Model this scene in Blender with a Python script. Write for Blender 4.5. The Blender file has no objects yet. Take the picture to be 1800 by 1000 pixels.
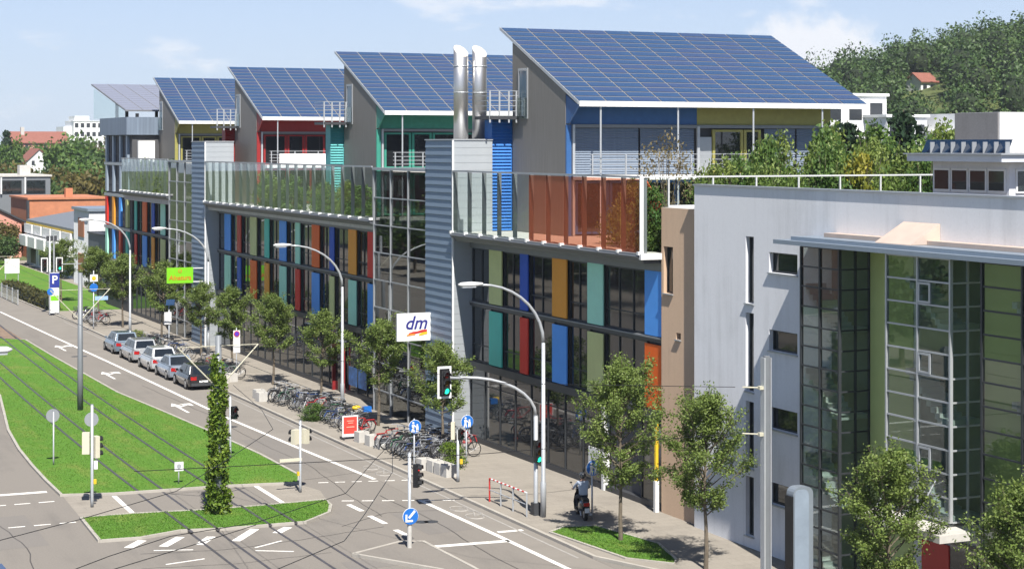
# Solar office building with five roof-top houses beside a tram street.
# World axes: Y runs along the building's street front (away from the viewer), X goes into the building, metres.
import bpy, bmesh, math, random
import numpy as np
from mathutils import Vector, Matrix
random.seed(11)
rng = np.random.default_rng(11)
S = bpy.context.scene
COL = S.collection
R = math.radians

# ------------------------------------------------------------------ camera, sky, sun, exposure
cam_d = bpy.data.cameras.new('camera')
cam = bpy.data.objects.new('camera', cam_d); COL.objects.link(cam)
cam.location = (0, 0, 14.3)
cam.rotation_euler = (R(90), 0, R(-24.525))
cam_d.lens = 64.0; cam_d.sensor_width = 36.0
cam_d.shift_y = -0.1356
cam_d.clip_start = 0.5; cam_d.clip_end = 9000
S.camera = cam

SUN_DIR = Vector((0.19, 1.0, -1.30)).normalized()       # the way the light travels
world = bpy.data.worlds.new('World'); S.world = world
world.use_nodes = True
wn = world.node_tree.nodes; wl = world.node_tree.links
bg = wn['Background']
sky = wn.new('ShaderNodeTexSky'); sky.sky_type = 'NISHITA'; sky.sun_disc = False
sky.sun_elevation = R(51.9); sky.sun_rotation = R(190.8)
sky.altitude = 280; sky.air_density = 0.55; sky.dust_density = 0.1; sky.ozone_density = 4.0
# thin high veil over the whole sky, densest towards the horizon, with a few faint small clouds in it
tc = wn.new('ShaderNodeTexCoord')
mp = wn.new('ShaderNodeMapping'); mp.inputs['Scale'].default_value = (1, 1, 3.4); mp.inputs['Location'].default_value = (0.35, 0.1, 0.0)
nz = wn.new('ShaderNodeTexNoise'); nz.inputs['Scale'].default_value = 13.0; nz.inputs['Detail'].default_value = 10.0
nz.inputs['Roughness'].default_value = 0.58
cr = wn.new('ShaderNodeMapRange'); cr.inputs['From Min'].default_value = 0.55; cr.inputs['From Max'].default_value = 0.70
cr.inputs['To Min'].default_value = 0.0; cr.inputs['To Max'].default_value = 0.62; cr.interpolation_type = 'SMOOTHSTEP'
sx = wn.new('ShaderNodeSeparateXYZ')
vf = wn.new('ShaderNodeMapRange'); vf.inputs['From Min'].default_value = 0.0; vf.inputs['From Max'].default_value = 0.24
vf.inputs['To Min'].default_value = 0.96; vf.inputs['To Max'].default_value = 0.06
veil = wn.new('ShaderNodeMix'); veil.data_type = 'RGBA'; veil.inputs[7].default_value = (4.6, 5.2, 6.1, 1)
mx = wn.new('ShaderNodeMix'); mx.data_type = 'RGBA'; mx.inputs[7].default_value = (6.7, 6.9, 7.3, 1)
wl.new(tc.outputs['Generated'], mp.inputs['Vector']); wl.new(mp.outputs['Vector'], nz.inputs['Vector'])
wl.new(tc.outputs['Generated'], sx.inputs['Vector']); wl.new(sx.outputs['Z'], vf.inputs['Value'])
wl.new(vf.outputs['Result'], veil.inputs[0]); wl.new(sky.outputs['Color'], veil.inputs[6])
wl.new(nz.outputs['Fac'], cr.inputs['Value']); wl.new(cr.outputs['Result'], mx.inputs[0])
wl.new(veil.outputs[2], mx.inputs[6])
# one small cumulus standing low over the hill
cs = wn.new('ShaderNodeVectorMath'); cs.operation = 'SUBTRACT'; cs.inputs[1].default_value = (0.5573, 0.8285, 0.0520)
cm_ = wn.new('ShaderNodeVectorMath'); cm_.operation = 'MULTIPLY'; cm_.inputs[1].default_value = (1, 1, 1.9)
cl_ = wn.new('ShaderNodeVectorMath'); cl_.operation = 'LENGTH'
cn = wn.new('ShaderNodeTexNoise'); cn.inputs['Scale'].default_value = 46.0; cn.inputs['Detail'].default_value = 9.0; cn.inputs['Roughness'].default_value = 0.6
ca = wn.new('ShaderNodeMath'); ca.operation = 'MULTIPLY_ADD'; ca.inputs[1].default_value = -0.075; 
cf = wn.new('ShaderNodeMapRange'); cf.inputs['From Min'].default_value = 0.008; cf.inputs['From Max'].default_value = -0.016; cf.inputs['To Max'].default_value = 0.85; cf.interpolation_type = 'SMOOTHSTEP'
cx = wn.new('ShaderNodeMix'); cx.data_type = 'RGBA'; cx.inputs[7].default_value = (6.9, 7.0, 7.3, 1)
wl.new(tc.outputs['Generated'], cs.inputs[0]); wl.new(cs.outputs[0], cm_.inputs[0]); wl.new(cm_.outputs[0], cl_.inputs[0])
wl.new(tc.outputs['Generated'], cn.inputs['Vector']); wl.new(cn.outputs['Fac'], ca.inputs[0]); wl.new(cl_.outputs['Value'], ca.inputs[2])
wl.new(ca.outputs[0], cf.inputs['Value']); wl.new(cf.outputs['Result'], cx.inputs[0]); wl.new(mx.outputs[2], cx.inputs[6])
wl.new(cx.outputs[2], bg.inputs['Color'])
bg.inputs['Strength'].default_value = 0.086

sun_d = bpy.data.lights.new('sun', 'SUN'); sun_d.energy = 4.5; sun_d.angle = R(0.5); sun_d.color = (1.0, 0.955, 0.885)
sun = bpy.data.objects.new('sun', sun_d); COL.objects.link(sun)
sun.location = (20, 20, 80)
sun.rotation_euler = SUN_DIR.to_track_quat('-Z', 'Y').to_euler()

S.view_settings.view_transform = 'Standard'; S.view_settings.look = 'None'
S.view_settings.exposure = 0.76; S.view_settings.gamma = 1.0; S.view_settings.use_curve_mapping = False
try:
    S.cycles.max_bounces = 7; S.cycles.diffuse_bounces = 3; S.cycles.glossy_bounces = 4
    S.cycles.transmission_bounces = 4; S.cycles.transparent_max_bounces = 24
    S.cycles.caustics_reflective = False; S.cycles.caustics_refractive = False
except Exception:
    pass

# ------------------------------------------------------------------ materials
def lin(r, g, b):
    f = lambda v: (v/255.0)/12.92 if v/255.0 <= 0.04045 else ((v/255.0+0.055)/1.055)**2.4
    return (f(r), f(g), f(b))

def M(name, col, rough=0.6, metal=0.0, var=0.12, scale=2.0, bump=0.0, bscale=40.0, spec=0.5, stretch=None, isl=0.0, coat=0.0, drough=0.0):
    """principled material whose colour drifts with a noise (and per mesh island when isl is given)"""
    m = bpy.data.materials.new(name); m.use_nodes = True
    n = m.node_tree.nodes; l = m.node_tree.links; p = n['Principled BSDF']
    p.inputs['Roughness'].default_value = rough; p.inputs['Metallic'].default_value = metal
    p.inputs['Specular IOR Level'].default_value = spec
    if drough and 'Diffuse Roughness' in p.inputs: p.inputs['Diffuse Roughness'].default_value = drough
    if coat: p.inputs['Coat Weight'].default_value = coat; p.inputs['Coat Roughness'].default_value = 0.05
    t = n.new('ShaderNodeTexCoord'); mpn = n.new('ShaderNodeMapping')
    if stretch: mpn.inputs['Scale'].default_value = stretch
    l.new(t.outputs['Object'], mpn.inputs['Vector'])
    z = n.new('ShaderNodeTexNoise'); z.inputs['Scale'].default_value = scale; z.inputs['Detail'].default_value = 6.0
    z.inputs['Roughness'].default_value = 0.62
    l.new(mpn.outputs['Vector'], z.inputs['Vector'])
    mr = n.new('ShaderNodeMapRange'); mr.inputs['From Min'].default_value = 0.28; mr.inputs['From Max'].default_value = 0.72
    mr.inputs['To Min'].default_value = 1-var; mr.inputs['To Max'].default_value = 1+var
    l.new(z.outputs['Fac'], mr.inputs['Value'])
    h = n.new('ShaderNodeHueSaturation'); h.inputs['Color'].default_value = (*col, 1)
    val = mr.outputs['Result']
    if isl:
        g = n.new('ShaderNodeNewGeometry'); mi = n.new('ShaderNodeMapRange')
        mi.inputs['To Min'].default_value = 1-isl; mi.inputs['To Max'].default_value = 1+isl
        l.new(g.outputs['Random Per Island'], mi.inputs['Value'])
        mu = n.new('ShaderNodeMath'); mu.operation = 'MULTIPLY'
        l.new(val, mu.inputs[0]); l.new(mi.outputs['Result'], mu.inputs[1]); val = mu.outputs[0]
    l.new(val, h.inputs['Value']); l.new(h.outputs['Color'], p.inputs['Base Color'])
    if bump:
        z2 = n.new('ShaderNodeTexNoise'); z2.inputs['Scale'].default_value = bscale; z2.inputs['Detail'].default_value = 4
        b = n.new('ShaderNodeBump'); b.inputs['Strength'].default_value = bump; b.inputs['Distance'].default_value = 0.03
        l.new(mpn.outputs['Vector'], z2.inputs['Vector']); l.new(z2.outputs['Fac'], b.inputs['Height'])
        l.new(b.outputs['Normal'], p.inputs['Normal'])
    return m

def GL(name, tint, refl=0.10, rough=0.015):
    """window glass: tinted see-through pane with a mirror share that grows with the angle"""
    m = bpy.data.materials.new(name); m.use_nodes = True
    n = m.node_tree.nodes; l = m.node_tree.links
    n.remove(n['Principled BSDF'])
    out = n['Material Output']
    tr = n.new('ShaderNodeBsdfTransparent'); tr.inputs['Color'].default_value = (*tint, 1)
    gl = n.new('ShaderNodeBsdfGlossy'); gl.inputs['Roughness'].default_value = rough; gl.inputs['Color'].default_value = (0.92, 0.95, 0.95, 1)
    ge = n.new('ShaderNodeNewGeometry'); dt = n.new('ShaderNodeVectorMath'); dt.operation = 'DOT_PRODUCT'
    l.new(ge.outputs['Incoming'], dt.inputs[0]); l.new(ge.outputs['Normal'], dt.inputs[1])
    ab = n.new('ShaderNodeMath'); ab.operation = 'ABSOLUTE'; l.new(dt.outputs['Value'], ab.inputs[0])
    om = n.new('ShaderNodeMath'); om.operation = 'SUBTRACT'; om.inputs[0].default_value = 1.0; l.new(ab.outputs[0], om.inputs[1])
    fr = n.new('ShaderNodeMath'); fr.operation = 'POWER'; fr.inputs[1].default_value = 5.0; l.new(om.outputs[0], fr.inputs[0])
    mr = n.new('ShaderNodeMapRange'); mr.inputs['To Min'].default_value = refl; mr.inputs['To Max'].default_value = 1.0
    ms = n.new('ShaderNodeMixShader')
    l.new(fr.outputs[0], mr.inputs['Value']); l.new(mr.outputs['Result'], ms.inputs['Fac'])
    l.new(tr.outputs[0], ms.inputs[1]); l.new(gl.outputs[0], ms.inputs[2]); l.new(ms.outputs[0], out.inputs['Surface'])
    return m

def LEAF(name, dark, mid, light, trans=0.25, nscale=1.1, nmix=0.45):
    m = bpy.data.materials.new(name); m.use_nodes = True
    n = m.node_tree.nodes; l = m.node_tree.links; p = n['Principled BSDF']; out = n['Material Output']
    p.inputs['Roughness'].default_value = 0.55; p.inputs['Specular IOR Level'].default_value = 0.35
    g = n.new('ShaderNodeNewGeometry'); r = n.new('ShaderNodeValToRGB')
    e = r.color_ramp.elements; e[0].color = (*dark, 1); e[1].color = (*light, 1)
    x = r.color_ramp.elements.new(0.5); x.color = (*mid, 1)
    t = n.new('ShaderNodeTexCoord'); z = n.new('ShaderNodeTexNoise'); z.inputs['Scale'].default_value = nscale
    l.new(t.outputs['Object'], z.inputs['Vector'])
    a = n.new('ShaderNodeMath'); a.operation = 'MULTIPLY_ADD'; a.inputs[1].default_value = 1.0-nmix
    sb = n.new('ShaderNodeMath'); sb.operation = 'MULTIPLY'; sb.inputs[1].default_value = nmix
    l.new(z.outputs['Fac'], sb.inputs[0])
    l.new(g.outputs['Random Per Island'], a.inputs[0]); l.new(sb.outputs[0], a.inputs[2])
    l.new(a.outputs[0], r.inputs['Fac']); l.new(r.outputs['Color'], p.inputs['Base Color'])
    tl = n.new('ShaderNodeBsdfTranslucent'); l.new(r.outputs['Color'], tl.inputs['Color'])
    ms = n.new('ShaderNodeMixShader'); ms.inputs['Fac'].default_value = trans
    l.new(p.outputs[0], ms.inputs[1]); l.new(tl.outputs[0], ms.inputs[2]); l.new(ms.outputs[0], out.inputs['Surface'])
    return m

def SURF(name, col, col2, streak=(1.0, 0.08, 1.0), s1=0.25, s2=1.6, fine=0.08, thr=(0.45, 0.75), rough=0.9, joints=None, bump=0.15):
    """weathered ground or wall: blotches of a second tone, long streaks, fine grain, optional slab joints"""
    m = bpy.data.materials.new(name); m.use_nodes = True
    n = m.node_tree.nodes; l = m.node_tree.links; p = n['Principled BSDF']; p.inputs['Roughness'].default_value = rough
    p.inputs['Specular IOR Level'].default_value = 0.3
    if 'Diffuse Roughness' in p.inputs: p.inputs['Diffuse Roughness'].default_value = 0.8
    t = n.new('ShaderNodeTexCoord'); mpn = n.new('ShaderNodeMapping'); mpn.inputs['Scale'].default_value = streak
    l.new(t.outputs['Object'], mpn.inputs['Vector'])
    def noise(src, sc, det=6):
        z = n.new('ShaderNodeTexNoise'); z.inputs['Scale'].default_value = sc; z.inputs['Detail'].default_value = det; z.inputs['Roughness'].default_value = 0.65
        l.new(src, z.inputs['Vector']); return z.outputs['Fac']
    a = noise(t.outputs['Object'], s1); b = noise(mpn.outputs['Vector'], s2); c = noise(t.outputs['Object'], 14.0, 8)
    ad = n.new('ShaderNodeMath'); ad.operation = 'ADD'; l.new(a, ad.inputs[0]); l.new(b, ad.inputs[1])
    r = n.new('ShaderNodeMapRange'); r.inputs['From Min'].default_value = thr[0]*2; r.inputs['From Max'].default_value = thr[1]*2; r.interpolation_type = 'SMOOTHSTEP'
    l.new(ad.outputs[0], r.inputs['Value'])
    mx_ = n.new('ShaderNodeMix'); mx_.data_type = 'RGBA'; mx_.inputs[6].default_value = (*col, 1); mx_.inputs[7].default_value = (*col2, 1); l.new(r.outputs['Result'], mx_.inputs[0])
    fr = n.new('ShaderNodeMapRange'); fr.inputs['From Min'].default_value = 0.3; fr.inputs['From Max'].default_value = 0.7; fr.inputs['To Min'].default_value = 1-fine; fr.inputs['To Max'].default_value = 1+fine; l.new(c, fr.inputs['Value'])
    h = n.new('ShaderNodeHueSaturation'); l.new(mx_.outputs[2], h.inputs['Color'])
    val = fr.outputs['Result']
    if joints:
        bt = n.new('ShaderNodeTexBrick'); bt.inputs['Scale'].default_value = 1.0; bt.inputs['Brick Width'].default_value = joints[0]; bt.inputs['Row Height'].default_value = joints[1]
        bt.inputs['Mortar Size'].default_value = joints[2]; bt.inputs['Color1'].default_value = (1, 1, 1, 1); bt.inputs['Color2'].default_value = (0.93, 0.93, 0.93, 1); bt.inputs['Mortar'].default_value = (joints[3],)*3+(1,)
        l.new(t.outputs['Object'], bt.inputs['Vector']); mu = n.new('ShaderNodeMath'); mu.operation = 'MULTIPLY'; l.new(val, mu.inputs[0]); l.new(bt.outputs['Color'], mu.inputs[1]); val = mu.outputs[0]
    l.new(val, h.inputs['Value']); l.new(h.outputs['Color'], p.inputs['Base Color'])
    bp_ = n.new('ShaderNodeBump'); bp_.inputs['Strength'].default_value = bump; bp_.inputs['Distance'].default_value = 0.02; l.new(c, bp_.inputs['Height']); l.new(bp_.outputs['Normal'], p.inputs['Normal'])
    return m

def EMIT(name, col, s):
    m = bpy.data.materials.new(name); m.use_nodes = True
    p = m.node_tree.nodes['Principled BSDF']
    p.inputs['Base Color'].default_value = (*col, 1); p.inputs['Emission Color'].default_value = (*col, 1)
    p.inputs['Emission Strength'].default_value = s; p.inputs['Roughness'].default_value = 0.3
    return m

# ------------------------------------------------------------------ mesh helpers
class MB:
    def __init__(s): s.v = []; s.f = []; s.m = []
    def add(s, vs, fs, m=0):
        b = len(s.v); s.v += [tuple(p) for p in vs]; s.f += [tuple(i+b for i in f) for f in fs]; s.m += [m]*len(fs); return s
    def box(s, x0, y0, z0, x1, y1, z1, m=0):
        return s.add([(x0,y0,z0),(x1,y0,z0),(x1,y1,z0),(x0,y1,z0),(x0,y0,z1),(x1,y0,z1),(x1,y1,z1),(x0,y1,z1)],
                     [(0,3,2,1),(4,5,6,7),(0,1,5,4),(1,2,6,5),(2,3,7,6),(3,0,4,7)], m)
    def prism(s, poly, axis, a, b, m=0):
        n = len(poly)
        mk = {'z': lambda p, t: (p[0], p[1], t), 'x': lambda p, t: (t, p[0], p[1]), 'y': lambda p, t: (p[0], t, p[1])}[axis]
        vs = [mk(p, a) for p in poly]+[mk(p, b) for p in poly]
        fs = [tuple(range(n-1, -1, -1)), tuple(range(n, 2*n))]+[(i, (i+1) % n, (i+1) % n+n, i+n) for i in range(n)]
        return s.add(vs, fs, m)
    def cyl(s, p, q, r0, r1=None, n=8, m=0):
        if r1 is None: r1 = r0
        p = Vector(p); q = Vector(q); d = (q-p).normalized()
        u = d.orthogonal().normalized(); w = d.cross(u)
        vs = []
        for c, r in ((p, r0), (q, r1)):
            for i in range(n):
                a = 2*math.pi*i/n; vs.append(c+(u*math.cos(a)+w*math.sin(a))*r)
        fs = [tuple(range(n-1, -1, -1)), tuple(range(n, 2*n))]+[(i, (i+1) % n, (i+1) % n+n, i+n) for i in range(n)]
        return s.add(vs, fs, m)
    def tube(s, pts, r, n=6, m=0, closed=False):
        pts = [Vector(p) for p in pts]; k = len(pts); rr = r if isinstance(r, (list, tuple)) else [r]*k
        vs = []; u = None
        for i, p in enumerate(pts):
            if closed: d = pts[(i+1) % k]-pts[i-1]
            else: d = pts[min(i+1, k-1)]-pts[max(i-1, 0)]
            d.normalize()
            if u is None: u = d.orthogonal().normalized()
            u = (u-d*u.dot(d)).normalized(); w = d.cross(u)
            for j in range(n):
                a = 2*math.pi*j/n; vs.append(p+(u*math.cos(a)+w*math.sin(a))*rr[i])
        fs = []
        for i in range(k if closed else k-1):
            i2 = (i+1) % k
            for j in range(n):
                fs.append((i*n+j, i*n+(j+1) % n, i2*n+(j+1) % n, i2*n+j))
        if not closed: fs += [tuple(range(n-1, -1, -1)), tuple(range((k-1)*n, k*n))]
        return s.add(vs, fs, m)
    def ball(s, c, r, n=8, k=5, m=0):
        rx, ry, rz = r if isinstance(r, (tuple, list)) else (r, r, r)
        vs = [(c[0], c[1], c[2]-rz)]
        for i in range(1, k):
            t = math.pi*i/k-math.pi/2
            for j in range(n):
                a = 2*math.pi*j/n
                vs.append((c[0]+rx*math.cos(t)*math.cos(a), c[1]+ry*math.cos(t)*math.sin(a), c[2]+rz*math.sin(t)))
        vs.append((c[0], c[1], c[2]+rz)); fs = []
        for j in range(n):
            fs.append((0, 1+(j+1) % n, 1+j)); L = 1+(k-2)*n; fs.append((L+j, L+(j+1) % n, len(vs)-1))
            for i in range(k-2): b = 1+i*n; fs.append((b+j, b+(j+1) % n, b+n+(j+1) % n, b+n+j))
        return s.add(vs, fs, m)
    def loft(s, secs, m=0):
        """sections: equal-length closed rings of points"""
        n = len(secs[0]); vs = [p for q in secs for p in q]
        fs = [tuple(range(n-1, -1, -1)), tuple(range((len(secs)-1)*n, len(secs)*n))]
        for i in range(len(secs)-1):
            for j in range(n): fs.append((i*n+j, i*n+(j+1) % n, (i+1)*n+(j+1) % n, (i+1)*n+j))
        return s.add(vs, fs, m)
    def mesh(s, name, mats, off=(0,0,0), smooth=False):
        me = bpy.data.meshes.new(name)
        me.from_pydata([(p[0]-off[0], p[1]-off[1], p[2]-off[2]) for p in s.v], [], s.f)
        for mt in (mats if isinstance(mats, (list, tuple)) else [mats]): me.materials.append(mt)
        me.polygons.foreach_set('material_index', s.m)
        bm = bmesh.new(); bm.from_mesh(me); bmesh.ops.recalc_face_normals(bm, faces=bm.faces); bm.to_mesh(me); bm.free()
        if smooth: me.polygons.foreach_set('use_smooth', [True]*len(me.polygons))
        return me
    def build(s, name, mats, parent=None, smooth=False):
        return put(name, s.mesh(name, mats, orig(parent), smooth), parent)

def orig(o):
    x = Vector((0, 0, 0))
    while o is not None: x = x+o.location; o = o.parent
    return x
def put(name, me, parent=None, loc=(0,0,0), rot=(0,0,0), mat=None):
    o = bpy.data.objects.new(name, me); COL.objects.link(o); o.parent = parent
    o.location = loc; o.rotation_euler = rot
    if mat is not None:
        o.material_slots[0].link = 'OBJECT'; o.material_slots[0].material = mat
    return o
def tag(o, label=None, cat=None, group=None, kind=None):
    if label: o['label'] = label
    if cat: o['category'] = cat
    if group: o['group'] = group
    if kind: o['kind'] = kind
    return o
def thing(name, label, cat, loc=(0,0,0), group=None, rz=0):
    o = bpy.data.objects.new(name, None); COL.objects.link(o); o.location = loc; o.rotation_euler = (0, 0, rz)
    o.empty_display_size = 0.3
    return tag(o, label, cat, group)
def struct(o): o['kind'] = 'structure'; return o
def copy_tree(o, parent=None):
    c = o.copy(); COL.objects.link(c); c.parent = parent
    for ch in o.children: copy_tree(ch, c)
    return c
def text_mesh(txt, size, mat, shear=0.0, bold=0.0, name='lettering'):
    cu = bpy.data.curves.new('lettering', 'FONT'); cu.body = txt; cu.size = size; cu.shear = shear; cu.offset = bold
    cu.align_x = 'CENTER'; cu.align_y = 'CENTER'; cu.extrude = 0.006; cu.resolution_u = 3
    o = bpy.data.objects.new('lettering', cu); COL.objects.link(o)
    bpy.context.view_layer.update()
    me = bpy.data.meshes.new_from_object(o.evaluated_get(bpy.context.evaluated_depsgraph_get()))
    bpy.data.objects.remove(o); bpy.data.curves.remove(cu)
    me.name = name; me.materials.clear(); me.materials.append(mat)
    return me

# ------------------------------------------------------------------ palette
m_road = SURF('asphalt', (0.178, 0.162, 0.143), (0.138, 0.127, 0.114), s1=0.16, s2=0.9, thr=(0.47, 0.68), fine=0.10)
m_pave = SURF('paving', (0.252, 0.228, 0.194), (0.212, 0.191, 0.163), streak=(1, 0.4, 1), s1=0.3, s2=1.2, thr=(0.47, 0.66), fine=0.10, joints=(1.0, 0.5, 0.012, 0.80))
m_earth = M('earth', (0.10, 0.13, 0.05), 0.95, var=0.25, scale=0.05)
m_kerb = M('kerb_stone', (0.42, 0.39, 0.34), 0.85, var=0.12, scale=1.5)
m_lawn = SURF('lawn', (0.074, 0.168, 0.018), (0.128, 0.178, 0.032), streak=(1, 0.12, 1), s1=0.45, s2=1.3, thr=(0.46, 0.66), fine=0.24, bump=0.8)
m_worn = M('worn_paint', (0.36, 0.34, 0.31), 0.8, var=0.2, scale=3)
m_paint = SURF('road_paint', (0.66, 0.64, 0.60), (0.30, 0.28, 0.25), streak=(1, 0.5, 1), s1=2.2, s2=5.0, thr=(0.54, 0.66), fine=0.06, rough=0.7)
m_rail = M('rail_steel', (0.155, 0.145, 0.150), 0.5, 0.6, var=0.2, scale=1)
m_conc = M('concrete', (0.55, 0.53, 0.49), 0.85, var=0.10, scale=3)
m_galv = M('galvanised_steel', (0.50, 0.52, 0.54), 0.45, 0.35, var=0.06, scale=4)
m_grey = M('grey_paint', (0.22, 0.235, 0.25), 0.5, 0.2, var=0.06)
m_dgrey = M('dark_grey', (0.055, 0.058, 0.064), 0.5, var=0.10)
m_black = M('black', (0.012, 0.012, 0.013), 0.5, var=0.1)
m_white = M('white_paint', (0.80, 0.80, 0.79), 0.55, var=0.03, scale=1)
m_cream = M('cream_plastic', (0.66, 0.62, 0.48), 0.5, var=0.04)
m_red = M('red_paint', (0.55, 0.035, 0.03), 0.45, var=0.05)
m_bluesign = M('blue_sign', (0.02, 0.16, 0.55), 0.35, var=0.04)
m_yellow = M('yellow_plastic', (0.75, 0.50, 0.03), 0.4, var=0.04)
m_bark = M('bark', (0.16, 0.13, 0.095), 0.9, var=0.25, scale=8)
m_glassdark = M('office_glass', (0.020, 0.023, 0.026), 0.03, var=0.5, scale=0.9, spec=1.0, stretch=(1, 2.5, 0.25))
m_frame = M('window_frame', (0.045, 0.050, 0.056), 0.45, 0.2, var=0.08)
m_alu = M('aluminium', (0.42, 0.44, 0.46), 0.4, 0.4, var=0.05)
m_glassmid = M('office_glass_curtained', (0.034, 0.036, 0.037), 0.04, var=0.7, scale=1.1, spec=1.0, stretch=(1, 5, 0.12))
m_glassblu = M('office_glass_bluish', (0.026, 0.036, 0.044), 0.03, var=0.6, scale=0.7, spec=1.0, stretch=(1, 3, 0.3))
m_glass = GL('clear_glass', (0.90, 0.945, 0.935), 0.0)
m_glassr0 = GL('red_tinted_glass', (0.92, 0.64, 0.54), 0.0)
m_glassr = bpy.data.materials.new('orange_film_glass'); m_glassr.use_nodes = True
_n = m_glassr.node_tree.nodes; _p = _n['Principled BSDF']; _p.inputs['Base Color'].default_value = (0.62, 0.20, 0.105, 1); _p.inputs['Roughness'].default_value = 0.08
_t = _n.new('ShaderNodeBsdfTransparent'); _t.inputs['Color'].default_value = (0.92, 0.66, 0.56, 1); _x = _n.new('ShaderNodeMixShader'); _x.inputs['Fac'].default_value = 0.22
m_glassr.node_tree.links.new(_t.outputs[0], _x.inputs[1]); m_glassr.node_tree.links.new(_p.outputs[0], _x.inputs[2]); m_glassr.node_tree.links.new(_x.outputs[0], _n['Material Output'].inputs['Surface'])
m_glassb = GL('stair_glass', (0.70, 0.76, 0.74), 0.10)
m_glassm = GL('portal_glass', (0.42, 0.44, 0.45), 0.12)
m_darkin = M('dark_interior', (0.035, 0.034, 0.034), 0.9, var=0.2)
PC = dict(olive=(0.60, 0.64, 0.29), navy=(0.018, 0.095, 0.52), orange=(0.82, 0.345, 0.040), mint=(0.42, 0.83, 0.66), blue=(0.10, 0.36, 0.90),
          teal=(0.10, 0.60, 0.48), red=(0.70, 0.038, 0.025), vermil=(0.86, 0.15, 0.022), brown=(0.56, 0.068, 0.040))
m_pan = {k: M('facade_'+k, v, 0.5, var=0.05, scale=1.5, spec=0.2) for k, v in PC.items()}

# ------------------------------------------------------------------ ground, road, pavements, tram bed
def sheet(name, poly, z, mat, z0=None):
    b = MB()
    if z0 is None: b.add([(x, y, z) for x, y in poly], [tuple(range(len(poly)))])
    else: b.prism(poly, 'z', z0, z)
    return struct(b.build(name, mat))
sheet('ground', [(-900, -250), (900, -250), (900, 1000), (-900, 1000)], -0.03, m_earth)
sheet('road', [(-3, 25), (30.2, 25), (30.2, 52), (28.75, 56), (28.75, 150), (28.2, 175), (27, 200), (24, 262), (-3, 262)], 0.0, m_road)
sheet('west_pavement', [(-16, 20), (-3, 20), (-3, 262), (-16, 262)], 0.09, m_pave, -0.1)
KX = 28.72
sheet('pavement', [(KX+0.14, 56.2), (30.45, 52), (30.45, 25), (52, 25), (52, 230), (26.6, 230), (27.2, 200), (28.34, 175), (KX+0.14, 150)], 0.08, m_pave, -0.1)
def strip(pts, w, z0, z1, b=None):
    """a band of width w along a polyline, as a solid"""
    b = b or MB(); n = len(pts); L = []; Rr = []
    for i in range(n):
        p = Vector(pts[i]); a = Vector(pts[max(i-1, 0)]); c = Vector(pts[min(i+1, n-1)])
        d = (c-a).normalized(); nn = Vector((-d.y, d.x))*w/2
        L.append(p+nn); Rr.append(p-nn)
    for i in range(n-1):
        q = [Rr[i], Rr[i+1], L[i+1], L[i]]
        b.prism([(v.x, v.y) for v in q], 'z', z0, z1)
    return b
struct(strip([(30.38, 25), (30.38, 51.9), (KX+0.07, 56.2), (KX+0.07, 150), (28.27, 175), (27.13, 200), (26.5, 230)], 0.14, -0.05, 0.105).build('kerb', m_kerb))
LAWN = [(23.75, 73.75), (24.3, 75.4), (24.3, 81.2), (24.05, 87), (23.5, 96.3), (22.9, 105), (22.85, 125), (22.95, 136.2), (19.4, 140), (17.4, 122), (16.5, 106.4),
        (14.9, 93.5), (14.42, 87.4), (14.22, 82.7), (14.12, 78.8), (14.1, 75.2), (16.1, 74.6), (20.8, 74.35)]
LAWN2 = [(13.72, 65.9), (15.2, 65.8), (16.8, 66.4), (18.5, 66.05), (21.5, 65.95), (22.9, 67.3), (23.4, 68.6), (23.6, 69.75), (20.6, 69.65), (18.6, 69.75), (15.9, 70.2), (13.92, 70.25)]
sheet('tram_lawn', LAWN, 0.08, m_lawn, -0.05)
sheet('tram_lawn_island', LAWN2, 0.08, m_lawn, -0.05)
struct(strip(LAWN+LAWN[:1], 0.13, -0.04, 0.10).build('lawn_kerb', m_kerb))
struct(strip(LAWN2+LAWN2[:1], 0.13, -0.04, 0.10).build('island_kerb', m_kerb))
PATCH = [(29.05, 60.3), (29.9, 60.9), (31.1, 60.6), (31.75, 57.0), (31.1, 54.6), (30.7, 54.0), (29.6, 55.4)]
sheet('tree_bed', PATCH, 0.11, m_lawn, 0.0)
struct(strip(PATCH+PATCH[:1], 0.11, 0.0, 0.13).build('tree_bed_kerb', m_kerb))
# the far side of the lawn: bare ballast wedge and the cross street
sheet('cycle_lane', [(27.2, 30), (28.7, 30), (28.7, 56.2), (28.7, 150), (28.2, 175), (27.0, 200), (24.4, 200), (25.05, 161), (25.4, 140), (25.82, 119), (26.05, 104), (26.2, 93), (26.7, 82), (27.15, 73.5)], 0.003, M('cycle_asphalt', (0.245, 0.222, 0.193), 0.9, var=0.09, scale=0.5))
for q in ([(14.15, 75.05), (15.95, 74.5), (15.95, 70.3), (13.95, 70.35)], [(22.0, 74.1), (23.75, 73.7), (24.1, 72), (23.7, 69.9), (22.0, 69.75)]): sheet('crossing_path', q, 0.004, m_pave)
sheet('track_gravel', [(17.6, 140.3), (22.9, 136.6), (24.3, 262), (16.5, 262)], 0.03, M('gravel', (0.24, 0.17, 0.12), 0.95, var=0.3, scale=2), -0.05)
RX = {17.1: 0.0, 18.1: 0.0, 20.1: 0.0, 21.1: 0.0}
def railx(x0, y): return x0+max(0.0, y-78)**1.6*0.0021
for x0 in (17.1, 18.1, 20.1, 21.1):
    b = MB()
    for (ya, yb, z) in ((25, 65.85, 0.006), (65.85, 70.0, 0.10), (70.0, 74.6, 0.006), (74.6, 139, 0.10), (139, 250, 0.05)):
        k = max(2, int((yb-ya)/4)); ys = [ya+(yb-ya)*i/k for i in range(k+1)]
        strip([(railx(x0, y), y) for y in ys], 0.11, z-0.05, z, b)
    tag(struct(b.build('tram_rail', m_rail)))
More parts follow.
